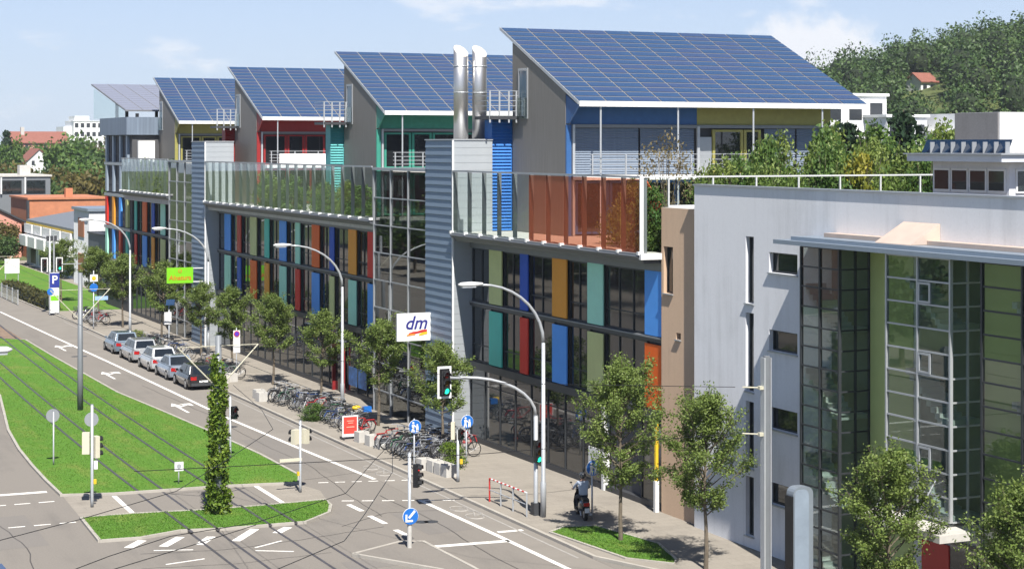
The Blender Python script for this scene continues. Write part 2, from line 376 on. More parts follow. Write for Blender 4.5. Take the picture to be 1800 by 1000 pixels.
# painted markings
def mark(name, pts, w, z=0.005):
    b = strip(pts, w, z-0.003, z); return struct(b.build(name, m_paint))
mark('lane_line', [(24.95, 160.9), (25.3, 140), (25.72, 119.2), (25.95, 104), (26.1, 93.1), (26.6, 82), (27.05, 73.5)], 0.20)
mark('lane_line', [(27.12, 68.4), (27.25, 61), (27.3, 50), (27.3, 30)], 0.20)
for q in ([(28.3, 150), (28.3, 128)], [(28.3, 104), (28.3, 56.5)]): struct(strip(q, 0.09, 0.005, 0.009).build('gutter_line', m_worn))
for (y0, y1) in ((68.75, 67.3), (66.3, 64.7), (63.5, 62.3)): mark('lane_dash', [(24.2, y0), (24.25, y1)], 0.22)
mark('stop_line', [(24.5, 60.27), (27.28, 60.03)], 0.34)
mark('cycle_stop_line', [(27.5, 61.55), (28.5, 61.5)], 0.25)
mark('stop_line', [(6.0, 76.6), (13.74, 76.46)], 0.36)
for y in (74.28, 69.85):
    for i in range(9):
        x1 = 13.65-i*0.95
        mark('crossing_dash', [(x1-0.62, y), (x1, y)], 0.12)
for (xa, ya, xb, yb) in ((24.6, 73.73, 28.7, 72.6), (24.2, 69.57, 28.7, 67.7)):
    for i in range(6):
        t0 = i/6; t1 = t0+0.1
        mark('crossing_dash', [(xa+(xb-xa)*t0, ya+(yb-ya)*t0), (xa+(xb-xa)*t1, ya+(yb-ya)*t1)], 0.12)
mark('path_line', [(16.08, 74.4), (15.98, 70.35)], 0.2); mark('path_line', [(21.97, 74.1), (21.92, 69.9)], 0.2)
for (xa, ya, xb, yb) in ((14.47, 64.6, 15.2, 65.6), (15.65, 64.3, 16.6, 65.6), (16.9, 64.05, 17.65, 65.2), (18.26, 64.1, 19.47, 65.8), (20.0, 64.8, 20.7, 65.6)):
    mark('hatch_bar', [(xa, ya), (xb, yb)], 0.34)
for (xa, ya, xb, yb) in ((15.19, 63.8, 16.49, 63.35), (15.06, 61.5, 16.49, 61.8), (18.59, 62.76, 19.78, 63.45), (18.46, 62.3, 19.65, 61.6)):
    mark('guide_line', [(xa, ya), (xb, yb)], 0.10)
def turn_arrow(x, y):
    b = MB(); z = 0.005
    for q in ([(0.06, -1.6), (0.06, 0.7), (-0.10, 0.7), (-0.10, -1.6)], [(0.06, 0.2), (0.75, 0.9), (0.62, 1.05), (-0.02, 0.42)],
              [(0.35, 1.35), (1.05, 1.35), (1.0, 0.5)], [(-0.35, 0.7), (0.31, 0.7), (-0.02, 1.7)]):
        b.prism([(x+p[0]*0.9, y+p[1]*1.15) for p in q], 'z', z-0.003, z); z += 0.0012
    struct(b.build('turn_arrow', m_paint))
for x, y in ((24.4, 130.2), (24.2, 113.5), (24.75, 97.8)): turn_arrow(x, y)
def cycle_mark(x, y):
    b = MB()
    for c in ((0, -0.8), (0, 0.8)):
        b.tube([(x+c[0]+0.34*math.cos(a), y+c[1]+0.5*math.sin(a), 0.004) for a in np.linspace(0, 2*math.pi, 11)[:-1]], 0.03, 4, closed=True)
    for p, q in (((0, -0.8), (0.3, 0)), ((0.3, 0), (0, 0.8)), ((0, -0.8), (0.5, -0.4)), ((0.5, -0.4), (0.3, 0.5))):
        b.tube([(x+p[0], y+p[1], 0.004), (x+q[0], y+q[1], 0.004)], 0.03, 4)
    struct(b.build('cycle_symbol', m_worn))
cycle_mark(27.85, 75.3); cycle_mark(27.85, 65.3)
# triangular refuge carrying the keep-left post
TRI = [(21.3, 60.0), (23.5, 61.15), (24.25, 60.85), (24.3, 56.5), (24.2, 52.5), (23.2, 56.6)]
sheet('traffic_island', TRI, 0.10, m_road, -0.05)
struct(strip(TRI+TRI[:1], 0.13, -0.04, 0.115).build('traffic_island_kerb', m_kerb))
# patched asphalt, tar seams and manhole covers
m_tar = M('tar_seam', (0.075, 0.068, 0.062), 0.7, var=0.1)
for pts in ([(24.6, 66), (24.9, 71), (25.6, 78), (25.3, 84), (25.5, 95), (25.0, 108)], [(25.9, 52), (25.7, 58), (26.1, 64), (26.0, 70)], [(10.5, 60), (11.2, 66), (10.8, 72), (11.5, 80), (11.4, 92)], [(14.6, 63.4), (17.5, 62.9), (20.4, 63.3), (24.0, 64.2)],
            [(14.2, 61.2), (17.2, 60.6), (20.8, 60.9)], [(24.3, 74.6), (26.6, 75.2), (28.6, 75.0)], [(29.2, 68), (31.0, 67.2), (34.5, 67.6)], [(22.6, 64.9), (25.0, 66.6), (27.0, 66.2)]):
    q = []
    for a, b_ in zip(pts[:-1], pts[1:]):
        for i in range(6): q.append((a[0]+(b_[0]-a[0])*i/6+random.uniform(-.05, .05), a[1]+(b_[1]-a[1])*i/6+random.uniform(-.05, .05)))
    zz = 0.004 if pts[0][0] < 28.7 else 0.084
    struct(strip(q+[pts[-1]], random.uniform(.03, .06), zz-.002, zz).build('tar_seam', m_tar))
m_patch = SURF('patched_asphalt', (0.165, 0.152, 0.138), (0.14, 0.13, 0.12))
for (x0, y0, x1, y1) in ((24.6, 78, 26.3, 86), (25.0, 62.2, 26.9, 66.5), (8, 66, 12, 72), (20.5, 58, 23.0, 59.4)):
    sheet('road_patch', [(x0, y0), (x1, y0+0.2), (x1+0.1, y1), (x0+0.1, y1-0.1)], 0.003, m_patch)
for (x, y) in ((25.6, 64.4), (25.95, 64.3), (24.3, 124.6), (24.8, 124.5), (29.9, 66.6), (25.5, 90.2)):
    struct(MB().cyl((x, y, -0.02 if x < 28.7 else 0.05), (x, y, 0.006 if x < 28.7 else 0.086), 0.28, n=14).build('manhole_cover', m_dgrey))

# grass blades over the lawns, thinning at the rails
def blades(name, poly, n, zb):
    P = np.array(poly); lo, hi = P.min(0), P.max(0); pts = []
    while len(pts) < n:
        q = rng.uniform(lo, hi, (n, 2)); ins = np.zeros(n, bool)
        for i in range(len(P)):
            a, b_ = P[i], P[(i+1) % len(P)]
            c = ((a[1] > q[:, 1]) != (b_[1] > q[:, 1])) & (q[:, 0] < (b_[0]-a[0])*(q[:, 1]-a[1])/(b_[1]-a[1]+1e-9)+a[0]); ins ^= c
        pts += list(q[ins])
    q = np.array(pts[:n]); q = q[rng.uniform(0, 1, len(q)) < np.clip((138-q[:, 1])/45, 0, 1)]
    k = len(q); a = rng.uniform(0, 6.283, k); h = rng.uniform(.02, .05, k); w = rng.uniform(.008, .017, k)
    dx, dy = np.cos(a)*w, np.sin(a)*w; ln = rng.normal(size=(k, 2))*.03
    v = np.stack([np.stack([q[:, 0]-dx, q[:, 1]-dy, np.full(k, zb)], 1), np.stack([q[:, 0]+dx, q[:, 1]+dy, np.full(k, zb)], 1),
                  np.stack([q[:, 0]+dx*.3+ln[:, 0], q[:, 1]+dy*.3+ln[:, 1], zb+h], 1), np.stack([q[:, 0]-dx*.3+ln[:, 0], q[:, 1]-dy*.3+ln[:, 1], zb+h], 1)], 1).reshape(-1, 3)
    return tag(put(name, mesh_quads(name, v, LEAF(name+'_blades', (0.062, 0.155, 0.015), (0.086, 0.190, 0.021), (0.135, 0.215, 0.034), 0.2, .35, .75))), 'short mown grass blades of the tram lawn', 'grass', kind='stuff')
def mesh_quads(name, v, mat):
    n = len(v)//4; me = bpy.data.meshes.new(name)
    me.vertices.add(len(v)); me.vertices.foreach_set('co', np.asarray(v, dtype=np.float32).ravel())
    me.loops.add(len(v)); me.loops.foreach_set('vertex_index', np.arange(len(v), dtype=np.int32))
    me.polygons.add(n); me.polygons.foreach_set('loop_start', np.arange(0, len(v), 4, dtype=np.int32))
    try: me.polygons.foreach_set('loop_total', np.full(n, 4, dtype=np.int32))
    except Exception: pass
    me.materials.append(mat); me.update(calc_edges=True); me.validate()
    return me
blades('lawn_grass', LAWN, 100000, 0.070); blades('island_grass', LAWN2, 16000, 0.075); blades('bed_grass', PATCH, 7000, 0.105)
# ------------------------------------------------------------------ the office building (three storeys) under the roof houses
XB, XP, XF, XG = 33.8, 34.6, 34.82, 34.72       # barrier, coloured panels, office glazing, shop glazing
office = thing('office_building', 'long three storey office building with coloured panels between dark windows', 'building', (35, 62, 0))
_cache = {}
def shared(key, fn):
    if key not in _cache: _cache[key] = fn()
    return _cache[key]
def window(parent, y0, y1, z0, z1, X, frame=m_frame, pane=m_glassdark, cols=2, tz=(0.3,), depth=0.10, fw=0.055):
    """a street-facing window (plane X): frame with its pane as a sub-part"""
    w = round(y1-y0, 2); h = round(z1-z0, 2)
    def mkf():
        b = MB()
        b.box(0, 0, 0, depth, w, fw).box(0, 0, h-fw, depth, w, h).box(0, 0, fw, depth, fw, h-fw).box(0, w-fw, fw, depth, w, h-fw)
        for i in range(1, cols): b.box(0.01, w*i/cols-fw*0.45, fw, depth-0.01, w*i/cols+fw*0.45, h-fw)
        for t in tz: b.box(0.02, fw, h*t-0.025, depth-0.02, w-fw, h*t+0.025)
        return b.mesh('window', frame)
    def mkp(): return MB().box(depth*0.55, fw*0.5, fw*0.5, depth*0.8, w-fw*0.5, h-fw*0.5).mesh('pane', pane)
    k = (w, h, frame.name, pane.name, cols, tz, depth, fw)
    o = orig(parent)
    f = put('window', shared(('f',)+k, mkf), parent, (X-o.x, y0-o.y, z0-o.z))
    put('pane', shared(('p',)+k, mkp), f, mat=random.choice((m_glassdark, m_glassdark, m_glassdark, m_glassmid, m_glassblu)) if pane is m_glassdark else pane)
    return f
def panel(parent, y0, y1, z0, z1, col, X=XP+0.1, d=0.06):
    b = MB().box(X, y0, z0, X+d, y1, z1)
    return b.build('facade_panel', m_pan[col], parent)
m_deck = M('deck_edge', (0.125, 0.135, 0.150), 0.5, 0.1, var=0.06, scale=1)
m_post = M('barrier_steel', (0.20, 0.21, 0.215), 0.5, 0.2, var=0.06)
m_alu2 = M('pale_aluminium', (0.56, 0.57, 0.57), 0.5, 0.1, var=0.04)
m_core = M('core_wall', (0.09, 0.09, 0.095), 0.8, var=0.1)

def block(y0, y1, dz, pans, low, up, skip=()):
    """one stretch: shop front, two office floors with panels, deck with glass barrier"""
    # dark body behind the glazing
    MB().box(XF+0.13, y0, 0.02, 52, y1, 9.72+dz).build('core', m_core, office)
    # plinth, floor bands
    MB().box(XG-0.02, y0, 0.06, XF+0.13, y1, 0.30).build('plinth', m_dgrey, office)
    MB().box(XG-0.06, y0, 3.62+dz, XF+0.13, y1, 3.93+dz).build('floor_band', m_dgrey, office)
    MB().box(XG-0.03, y0, 6.60+dz, XF+0.13, y1, 6.74+dz).build('floor_band', m_dgrey, office)
    MB().box(XG-0.07, y0, 6.742+dz, XF+0.13, y1, 6.80+dz).build('ledge', m_grey, office)
    MB().box(XG, y0, 9.38+dz, XF+0.13, y1, 9.72+dz).build('lintel', m_grey, office)
    # shop panes
    k = max(1, round((y1-y0)/1.67)); w = (y1-y0)/k
    for i in range(k):
        a = y0+i*w
        if any(s0 < a+w/2 < s1 for s0, s1 in skip): continue
        window(office, a, a+w-0.004, 0.30, 3.61+dz, XG, cols=1, tz=(0.78,), fw=0.035, depth=0.08)
    # panels and the windows between them
    prev = y0
    edges = sorted(pans)
    for n, (a, b) in enumerate(edges+[(y1, y1)]):
        if a-prev > 0.3:
            c = max(1, round((a-prev)/1.25))
            window(office, prev+0.01, a-0.01, 3.95+dz, 6.58+dz, XF, cols=c, tz=(0.30,))
            window(office, prev+0.01, a-0.01, 6.82+dz, 9.36+dz, XF, cols=c, tz=(0.30,))
        if b > a:
            panel(office, a, b, 3.97+dz, 6.50+dz, low[n]); panel(office, a, b, 6.84+dz, 9.38+dz, up[n])
        prev = b
def deck(y0, y1, dz, n, tint=()):
    z = 10.1+dz
    MB().prism([(XB-0.10, z-0.02), (XB-0.16, z-0.10), (XB-0.10, z-0.20), (XB+0.05, z-0.24), (XB+0.12, z-0.38), (XF+0.13, z-0.37), (XF+0.13, z-0.02)], 'y', y0, y1).build('deck_edge', m_deck, office)
    MB().box(XB-0.12, y0, z-0.015, XB+0.02, y1, z+0.02).build('deck_trim', m_alu, office)
    MB().box(XB-0.02, y0, 13.03+dz*0.4, XB+0.07, y1, 13.11+dz*0.4).build('top_rail', m_alu, office)
    w = (y1-y0)/n; zt = 13.02+dz*0.4
    o = orig(office)
    for i in range(n+1):
        y = y0+i*w
        def mkp(): return MB().box(0.05, -0.035, 0, 0.24, 0.035, zt-z-0.01).mesh('barrier_post', m_post)
        def mkb(): return MB().box(-0.16, -0.075, -0.06, 0.05, 0.075, 0.07).mesh('post_shoe', m_white)
        p = put('barrier_post', shared(('bp', round(zt-z, 2)), mkp), office, (XB-o.x, y-o.y, z+0.02-o.z))
        put('post_shoe', shared('shoe', mkb), p)
    for i in range(n):
        def mkg(): return MB().box(0, 0.02, 0.03, 0.016, w-0.02, zt-z-0.02).mesh('barrier_pane', m_glass)
        put('barrier_pane', shared(('bg', round(w, 3), round(zt-z, 2)), mkg), office, (XB+0.015-o.x, y0+i*w-o.y, z-o.z), mat=m_glassr if i in tint else m_glass)

P3 = [(62.06, 63.40), (67.0, 68.42), (70.4, 71.83), (74.35, 75.2), (77.24, 78.68)]
block(62.0, 80.95, 0.0, P3, ['vermil', 'olive', 'blue', 'red', 'teal'], ['blue', 'mint', 'orange', 'navy', 'olive'], skip=((63.4, 66.9),))
deck(62.04, 80.95, 0.0, 11, tint=(0, 1, 2, 3, 4, 5))
P2 = [(94.54, 95.41), (97.29, 98.64), (101.14, 101.97), (103.86, 105.27), (107.62, 108.53), (110.41, 111.85), (114.09, 115.1), (116.92, 118.38), (120.64, 121.55), (123.19, 124.73)]
block(92.3, 126.55, 0.14, P2, ['blue', 'mint', 'olive', 'blue', 'red', 'mint', 'orange', 'vermil', 'navy', 'mint'],
      ['red', 'orange', 'navy', 'vermil', 'mint', 'blue', 'teal', 'olive', 'brown', 'blue'], skip=((99.0, 101.0),))
deck(92.3, 126.55, 0.22, 20)
P1 = [(142.0, 143.5), (145.57, 146.55), (148.25, 149.77), (151.84, 152.69)]
block(137.5, 153.6, 0.36, P1, ['olive', 'orange', 'blue', 'red'], ['mint', 'navy', 'vermil', 'teal'])
deck(137.5, 153.6, 0.40, 11)
# garage passage under the near end: dark recess, pillars, side pane
MB().box(XF, 63.3, 0.03, 40, 63.36, 3.6).box(XF, 66.84, 0.03, 40, 66.9, 3.6).box(39.9, 63.4, 0.03, 40, 66.8, 3.6).box(XF, 63.4, 3.55, 40, 66.8, 3.6).build('passage_lining', m_darkin, office)
MB().box(34.62, 66.78, 0.08, 34.9, 66.98, 3.6).build('pillar', m_white, office)
# red framed shop entrance with a glass canopy
d = MB().box(34.50, 99.2, 0.08, 34.71, 99.36, 2.6).box(34.50, 100.78, 0.08, 34.71, 100.94, 2.6).box(34.50, 99.2, 2.6, 34.71, 100.94, 2.9).build('entrance', M('dark_red', (0.26, 0.018, 0.02), 0.5), office)
MB().box(34.66, 99.44, 0.1, 34.69, 100.05, 2.58).box(34.66, 100.09, 0.1, 34.69, 100.7, 2.58).build('door_leaf', m_glassdark, d)
MB().box(34.05, 98.9, 3.05, 34.7, 101.2, 3.10).build('canopy', m_grey, d)
for y in (95.3, 96.9): MB().box(34.60, y, 0.7, 34.615, y+1.35, 1.75).build('poster', M('blue_poster', (0.06, 0.17, 0.42), 0.5, var=0.5, scale=3), office)
tag(MB().box(34.54, 66.99, 0.9, 34.58, 68.0, 1.75).build('notice_board', m_white, office), 'white notice board on the shop glass')
# wall, roof deck of terrace, garden floor
MB().box(XB+0.25, 62.1, 9.74, 54, 153.5, 10.12).build('terrace_floor', m_conc, office)
# barrier returning along the near edge of the roof terrace
o_ = orig(office)
for i, x in enumerate((35.0, 37.0, 39.0, 41.0, 43.0, 45.0, 47.0, 49.0, 51.0)):
    MB().box(x-0.03, 61.98, 10.12, x+0.03, 62.05, 13.03).build('barrier_post', m_alu2, office)
    x0 = 33.86 if i == 0 else x-2.0
    MB().box(x0+0.03, 62.0, 10.2 if i == 0 else 11.98, x-0.03, 62.016, 13.03).build('barrier_pane', m_glass, office)
MB().box(33.72, 61.97, 10.1, 33.87, 62.03, 13.1).build('barrier_post', m_white, office)
MB().box(33.87, 61.97, 13.045, 51.1, 62.06, 13.105).build('top_rail', m_alu2, office)
MB().box(33.7, 61.86, 9.88, 34.9, 62.0, 10.12).box(35.03, 61.98, 11.9, 51, 62.06, 11.97).build('deck_trim', m_white, office)

# ------------------------------------------------------------------ stair towers clad in lapped metal boards
m_zinc = M('zinc_boards', (0.190, 0.255, 0.335), 0.5, 0.2, var=0.06, scale=1.2)
m_zincs = M('zinc_sheet', (0.52, 0.555, 0.58), 0.5, 0.45, var=0.05, scale=1.0)
def tower(y0, y1, label):
    t = thing('stair_tower', label, 'tower', (34.9, (y0+y1)/2, 0)); o = orig(t)
    x0, x1, zt = 33.86, 35.92, 14.55
    MB().box(x0, y0+0.06, 0.04, x1, y1, zt).build('core', m_zincs, t)
    n = 40; h = zt/n
    def street(): return MB().prism([(0.0, 0.0), (0.0, h-0.004), (-0.012, h-0.004), (-0.062, 0.012), (-0.05, 0.0)], 'y', 0, y1-y0).mesh('cladding_board', m_zinc)
    def south(): return MB().box(0, -0.03, 0.006, x1-x0, 0.0, h-0.006).mesh('cladding_sheet', m_zincs)
    a = shared(('tb', round(y1-y0, 2)), street); b = shared('ts', south)
    for i in range(n):
        put('cladding_board', a, t, (x0-o.x, y0-o.y, i*h-o.z)); put('cladding_sheet', b, t, (x0-o.x, y0+0.06-o.y, i*h-o.z))
    MB().box(x0-0.07, y0-0.01, 0.02, x0+0.02, y0+0.055, zt).build('corner_trim', m_white, t)
    MB().box(x0-0.08, y0-0.02, zt, x1+0.02, y1+0.02, zt+0.06).build('parapet_cap', m_galv, t)
    return t
tower(81.0, 84.55, 'blue grey metal clad stair tower with two steel flues on top')
tower(126.62, 130.35, 'blue grey metal clad stair tower beside the hanging lime green sign')
# twin stainless flues on the nearer tower
m_steel = M('stainless', (0.55, 0.54, 0.53), 0.36, 0.85, var=0.03)
for x, lab in ((34.92, 'left stainless steel flue with slanted top above the stair tower'), (35.92, 'right stainless steel flue with slanted top, nearer the blue louvres')):
    f = thing('flue', lab, 'chimney', (x, 82.6, 14.61))
    n = 20; r = 0.36; vs = []; fs = []
    for j in range(n):
        a = 2*math.pi*j/n; vs.append((x+r*math.cos(a), 82.6+r*math.sin(a), 14.62))
    for j in range(n):
        a = 2*math.pi*j/n; vs.append((x+r*math.cos(a), 82.6+r*math.sin(a), 18.95+0.30*math.sin(a)-0.05*math.cos(a)))
    b = MB().add(vs, [tuple(range(n)), tuple(range(2*n-1, n-1, -1))]+[(j, (j+1) % n, n+(j+1) % n, n+j) for j in range(n)])
    b.m[1] = 1
    b.build('pipe', [m_steel, M('flue_cap', (0.62, 0.56, 0.48), 0.6)], f, smooth=False).data.polygons.foreach_set('use_smooth', [False, False]+[True]*n)
    b = MB()
    for z in (16.9, 18.2): b.tube([(x+0.37*math.cos(a), 82.6+0.37*math.sin(a), z) for a in np.linspace(0, 2*math.pi, 17)[:-1]], 0.025, 5, closed=True)
    b.build('clamp_ring', m_galv, f)

# ------------------------------------------------------------------ glazed stair halls between tower and block
def portal(y0, y1, zt, ncol, dz, label):
    t = thing('glass_hall', label, 'glass facade', (34, (y0+y1)/2, 0)); o = orig(t)
    X = 33.92; rows = [zt-i*1.465 for i in range(9)]; rows = [r for r in rows if r > 0.5]+[0.06]
    ys = [y0+(y1-y0)*i/ncol for i in range(ncol+1)]
    fr = MB()
    for y in ys: fr.box(X-0.05, y-0.04, 0.06, X+0.09, y+0.04, zt)
    for r in rows[1:-1]: fr.box(X-0.03, y0, r-0.03, X+0.07, y1, r+0.03)
    fr.box(X-0.1, y0-0.05, zt, X+0.2, y1+0.05, zt+0.14)
    fr.build('mullion_grid', m_alu, t)
    for i in range(ncol):
        for k in range(len(rows)-1):
            h = rows[k]-rows[k+1]; w = ys[1]-ys[0]
            def mk(): return MB().box(0, 0.045, 0.035, 0.02, w-0.045, h-0.035).mesh('pane', m_glassm)
            pn = put('pane', shared(('pp', round(w, 3), round(h, 2)), mk), t, (X+0.02-o.x, ys[i]-o.y, rows[k+1]-o.z))
            pn.rotation_euler = (0, R(random.uniform(-0.35, 0.35)), R(random.uniform(-0.35, 0.35)))
    b = MB()
    for z in (3.8, 6.7, 9.9): b.box(X+0.35, y0+0.1, z-0.22, 40, y1-0.1, z)
    b.build('landing', m_darkin, t)
    MB().box(40, y0, 0, 40.2, y1, zt).build('back_wall', M('hall_wall', (0.10, 0.085, 0.08), 0.8), t)
    for y in (y0+2.0, y1-1.3):
        MB().box(X+0.8, y, 10.0, X+0.95, y+0.3, 12.6).build('green_post', m_pan['teal'], t)
    MB().box(X+0.3, y0-0.02, zt+0.02, 40.2, y1+0.02, zt+0.12).build('roof', m_grey, t)
    return t
portal(84.62, 92.22, 12.98, 3, 0, 'tall gridded glass stair hall beside the projecting white shop sign')
portal(130.45, 137.42, 13.05, 3, 0, 'tall gridded glass stair hall behind the lime green sign, farther one')

# ------------------------------------------------------------------ roof houses with solar roofs
m_gable = M('gable_sheet', (0.225, 0.208, 0.190), 0.65, 0.0, var=0.16, scale=2.2, stretch=(1, 9, 0.22))
m_pv = M('solar_cells', (0.038, 0.083, 0.180), 0.22, var=0.22, scale=0.7, spec=0.9, isl=0.0)
m_pv2 = M('solar_cells_violet', (0.048, 0.081, 0.175), 0.24, var=0.22, scale=0.7, spec=0.9)
m_pvg = M('solar_glass_sky_sheen', (0.30, 0.30, 0.34), 0.2, var=0.08, scale=0.7, spec=0.8)  # grey is the sky's grazing reflection put into the base colour
m_roofsheet = M('roof_sheet', (0.25, 0.25, 0.255), 0.5, 0.2, var=0.05)
m_blind = M('grey_blind', (0.20, 0.245, 0.31), 0.5, 0.2, var=0.08, scale=1.5, stretch=(6, 1, 0.3))
SL = math.atan2(3.84, 8.69); SLEN = math.hypot(3.84, 8.69)
def solar_roof(parent, x0, x1, ye, ze, slope, slen, cols, rows, mats):
    o = orig(parent)
    W = x1-x0
    b = MB().box(0, 0, -0.14, W, slen, -0.03)
    rf = put('roof', b.mesh('roof', m_roofsheet), parent, (x0-o.x, ye-o.y, ze-o.z), (slope, 0, 0))
    w = W/cols; h = slen/rows
    def mk(): return MB().box(0.045, 0.062, -0.028, w-0.045, h-0.062, 0.0).mesh('solar_panel', mats[0])
    me = shared(('pv', round(w, 3), round(h, 3), mats[0].name), mk)
    for i in range(cols):
        for j in range(rows):
            put('solar_panel', me, rf, (i*w, j*h, 0.0), mat=mats[(i*7+j*3+random.randrange(3)) % len(mats)])
    return rf
def roof_house(yn, c1, c2, split, style, label, louvre=None, balcony=True, dpt=5.86):
    X0 = 37.0; t = thing('roof_house', label, 'house', (X0, yn, 10.14), 'solar roof houses on the terrace'); o = orig(t)
    ye, ze = yn-1.4, 16.26
    roof_z = lambda y: ze+(y-ye)*math.tan(SL)
    solar_roof(t, X0-0.02, X0+15.8, ye, ze+0.06, SL, SLEN, 11, 16, [m_pv, m_pv, m_pv2])
    MB().box(X0, ye-0.05, ze-0.19, X0+15.8, ye, ze+0.06).build('gutter', m_white, t)
    MB().add([(X0-0.06, ye, ze+0.07), (X0-0.06, ye+8.69, ze+3.91), (X0-0.06, ye+8.69, ze+3.76), (X0-0.06, ye, ze-0.10),
              (X0-0.025, ye, ze+0.07), (X0-0.025, ye+8.69, ze+3.91), (X0-0.025, ye+8.69, ze+3.76), (X0-0.025, ye, ze-0.10)],
             [(0, 1, 2, 3), (7, 6, 5, 4), (0, 4, 5, 1), (1, 5, 6, 2), (2, 6, 7, 3), (3, 7, 4, 0)]).build('verge', m_galv, t)
    # gable wall with its tall window
    zt = lambda y: roof_z(y)-0.16
    yw0, yw1 = yn+4.05, yn+5.12
    poly = [(yn, 10.14), (yn+dpt, 10.14), (yn+dpt, zt(yn+dpt)), (yn, zt(yn))]
    MB().prism(poly, 'x', X0, X0+0.25).build('gable_wall', m_gable, t)
    f = MB().box(X0-0.05, yw0, 15.58, X0, yw0+0.09, 18.02).box(X0-0.05, yw1-0.09, 15.58, X0, yw1, 18.02).box(X0-0.05, yw0+0.09, 17.9, X0, yw1-0.09, 18.02).box(X0-0.05, yw0+0.09, 15.58, X0, yw1-0.09, 15.68).build('window', m_alu, t)
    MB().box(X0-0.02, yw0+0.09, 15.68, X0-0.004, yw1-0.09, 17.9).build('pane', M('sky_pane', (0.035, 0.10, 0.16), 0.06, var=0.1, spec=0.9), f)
    MB().box(X0-0.14, yw0-0.05, 15.58, X0-0.125, yw1+0.05, 16.6).build('guard_glass', m_glassb, f)
    # body
    MB().prism([(yn+0.35, 10.14), (yn+dpt-0.02, 10.14), (yn+dpt-0.02, zt(yn+dpt)-0.02), (yn+0.35, zt(yn+0.35)-0.02)], 'x', X0+0.26, X0+14.5).build('body', m_core, t)
    # coloured lintel under the eaves, in halves
    xs = X0+split
    cm1, cm2 = c1, c2
    MB().box(X0+0.05, yn+0.06, 15.28, xs, yn+0.30, zt(yn)-0.05).build('lintel', cm1, t)
    MB().box(xs+0.01, yn+0.06, 15.28, X0+14.6, yn+0.30, zt(yn)-0.05).build('lintel', cm2, t)
    MB().prism([(yn-1.3, ze-0.16), (yn+0.05, zt(yn)-0.06), (yn+0.05, 15.3), (yn-0.25, 15.3)], 'x', X0+0.02, X0+0.09).build('eaves_screen', cm1, t)
    MB().box(X0+0.05, yn+0.02, 15.12, X0+14.6, yn+0.32, 15.27).build('blind_box', m_grey, t)
    MB().box(X0, yn-0.10, 10.14, X0+0.26, yn-0.002, 15.25).build('corner_post', cm1, t)
    MB().box(X0+0.30, yn-0.16, 10.14, X0+0.42, yn-0.02, 15.25).build('steel_post', m_galv, t)
    def south(x0, x1, z0, z1, kind, fc):
        o2 = orig(t)
        if kind == 'blind':
            n = int((z1-z0)/0.11); hh = (z1-z0)/n
            b = MB()
            for i in range(n): b.prism([(yn+0.16, z0+i*hh), (yn+0.10, z0+i*hh+0.02), (yn+0.14, z0+(i+1)*hh), (yn+0.18, z0+(i+1)*hh)], 'x', x0+0.03, x1-0.03)
            tag(b.build('blind', m_blind, t), kind='stuff')
        else:
            f = MB().box(x0, yn+0.10, z0, x0+0.14, yn+0.22, z1).box(x1-0.14, yn+0.10, z0, x1, yn+0.22, z1).box(x0+0.14, yn+0.10, z1-0.1, x1-0.14, yn+0.22, z1).box(x0+0.14, yn+0.10, z0, x1-0.14, yn+0.22, z0+0.1).build('window', fc, t)
            MB().box(x0+0.14, yn+0.15, z0+0.1, x1-0.14, yn+0.17, z1-0.1).build('pane', m_glassdark, f)
    if style == 'blinds':
        south(X0+0.5, X0+3.9, 12.95, 15.1, 'blind', cm1); south(X0+3.95, X0+6.9, 12.95, 15.1, 'blind', cm1)
        MB().box(X0+7.0, yn+0.0, 10.14, X0+7.14, yn+0.1, 15.2).build('steel_post', m_galv, t)
        south(X0+7.9, X0+9.6, 12.95, 15.05, 'win', cm2); south(X0+9.65, X0+10.6, 12.95, 15.05, 'win', cm2)
        south(X0+10.8, X0+12.6, 12.95, 15.1, 'blind', cm2); south(X0+12.65, X0+14.45, 12.95, 15.1, 'blind', cm2)
        MB().box(X0+7.2, yn+0.12, 13.0, X0+7.85, yn+0.2, 14.7).build('screen', m_alu, t)
    else:
        x = X0+0.55; k = 0
        while x < X0+14:
            w = (1.7, 1.25, 1.5, 2.1)[k % 4]; south(x, x+w, 12.95, 15.05, 'win', cm1 if x < xs else cm2); x += w+0.06; k += 1
    x = X0+0.55
    while x < X0+14:
        south(x, x+1.75, 10.2, 12.65, 'win', cm1 if x < xs else cm2); x += 1.8
    # upper balcony: slab, posts, rails
    MB().box(X0+0.3, yn-1.55, 12.72, X0+14.6, yn+0.09, 12.93).build('balcony_slab', m_white if style != 'rails' else m_conc, t)
    b = MB()
    for i in range(9): b.box(X0+0.6+i*1.72, yn-1.52, 12.94, X0+0.66+i*1.72, yn-1.46, 13.9)
    for z in (13.2, 13.42, 13.64, 13.88): b.box(X0+0.5, yn-1.505, z, X0+14.5, yn-1.475, z+0.03)
    b.build('balcony_railing', m_galv, t)
    if style == 'white': MB().box(X0+1.2, yn-1.58, 12.95, X0+9.5, yn-1.53, 13.72).build('balcony_screen', m_white, t)
    b = MB()
    for i in (1.15, 5.2, 9.3, 13.2): b.cyl((X0+i, yn-1.3, 10.14), (X0+i, yn-1.3, 16.1), 0.045, n=8)
    b.build('eaves_posts', m_galv, t)
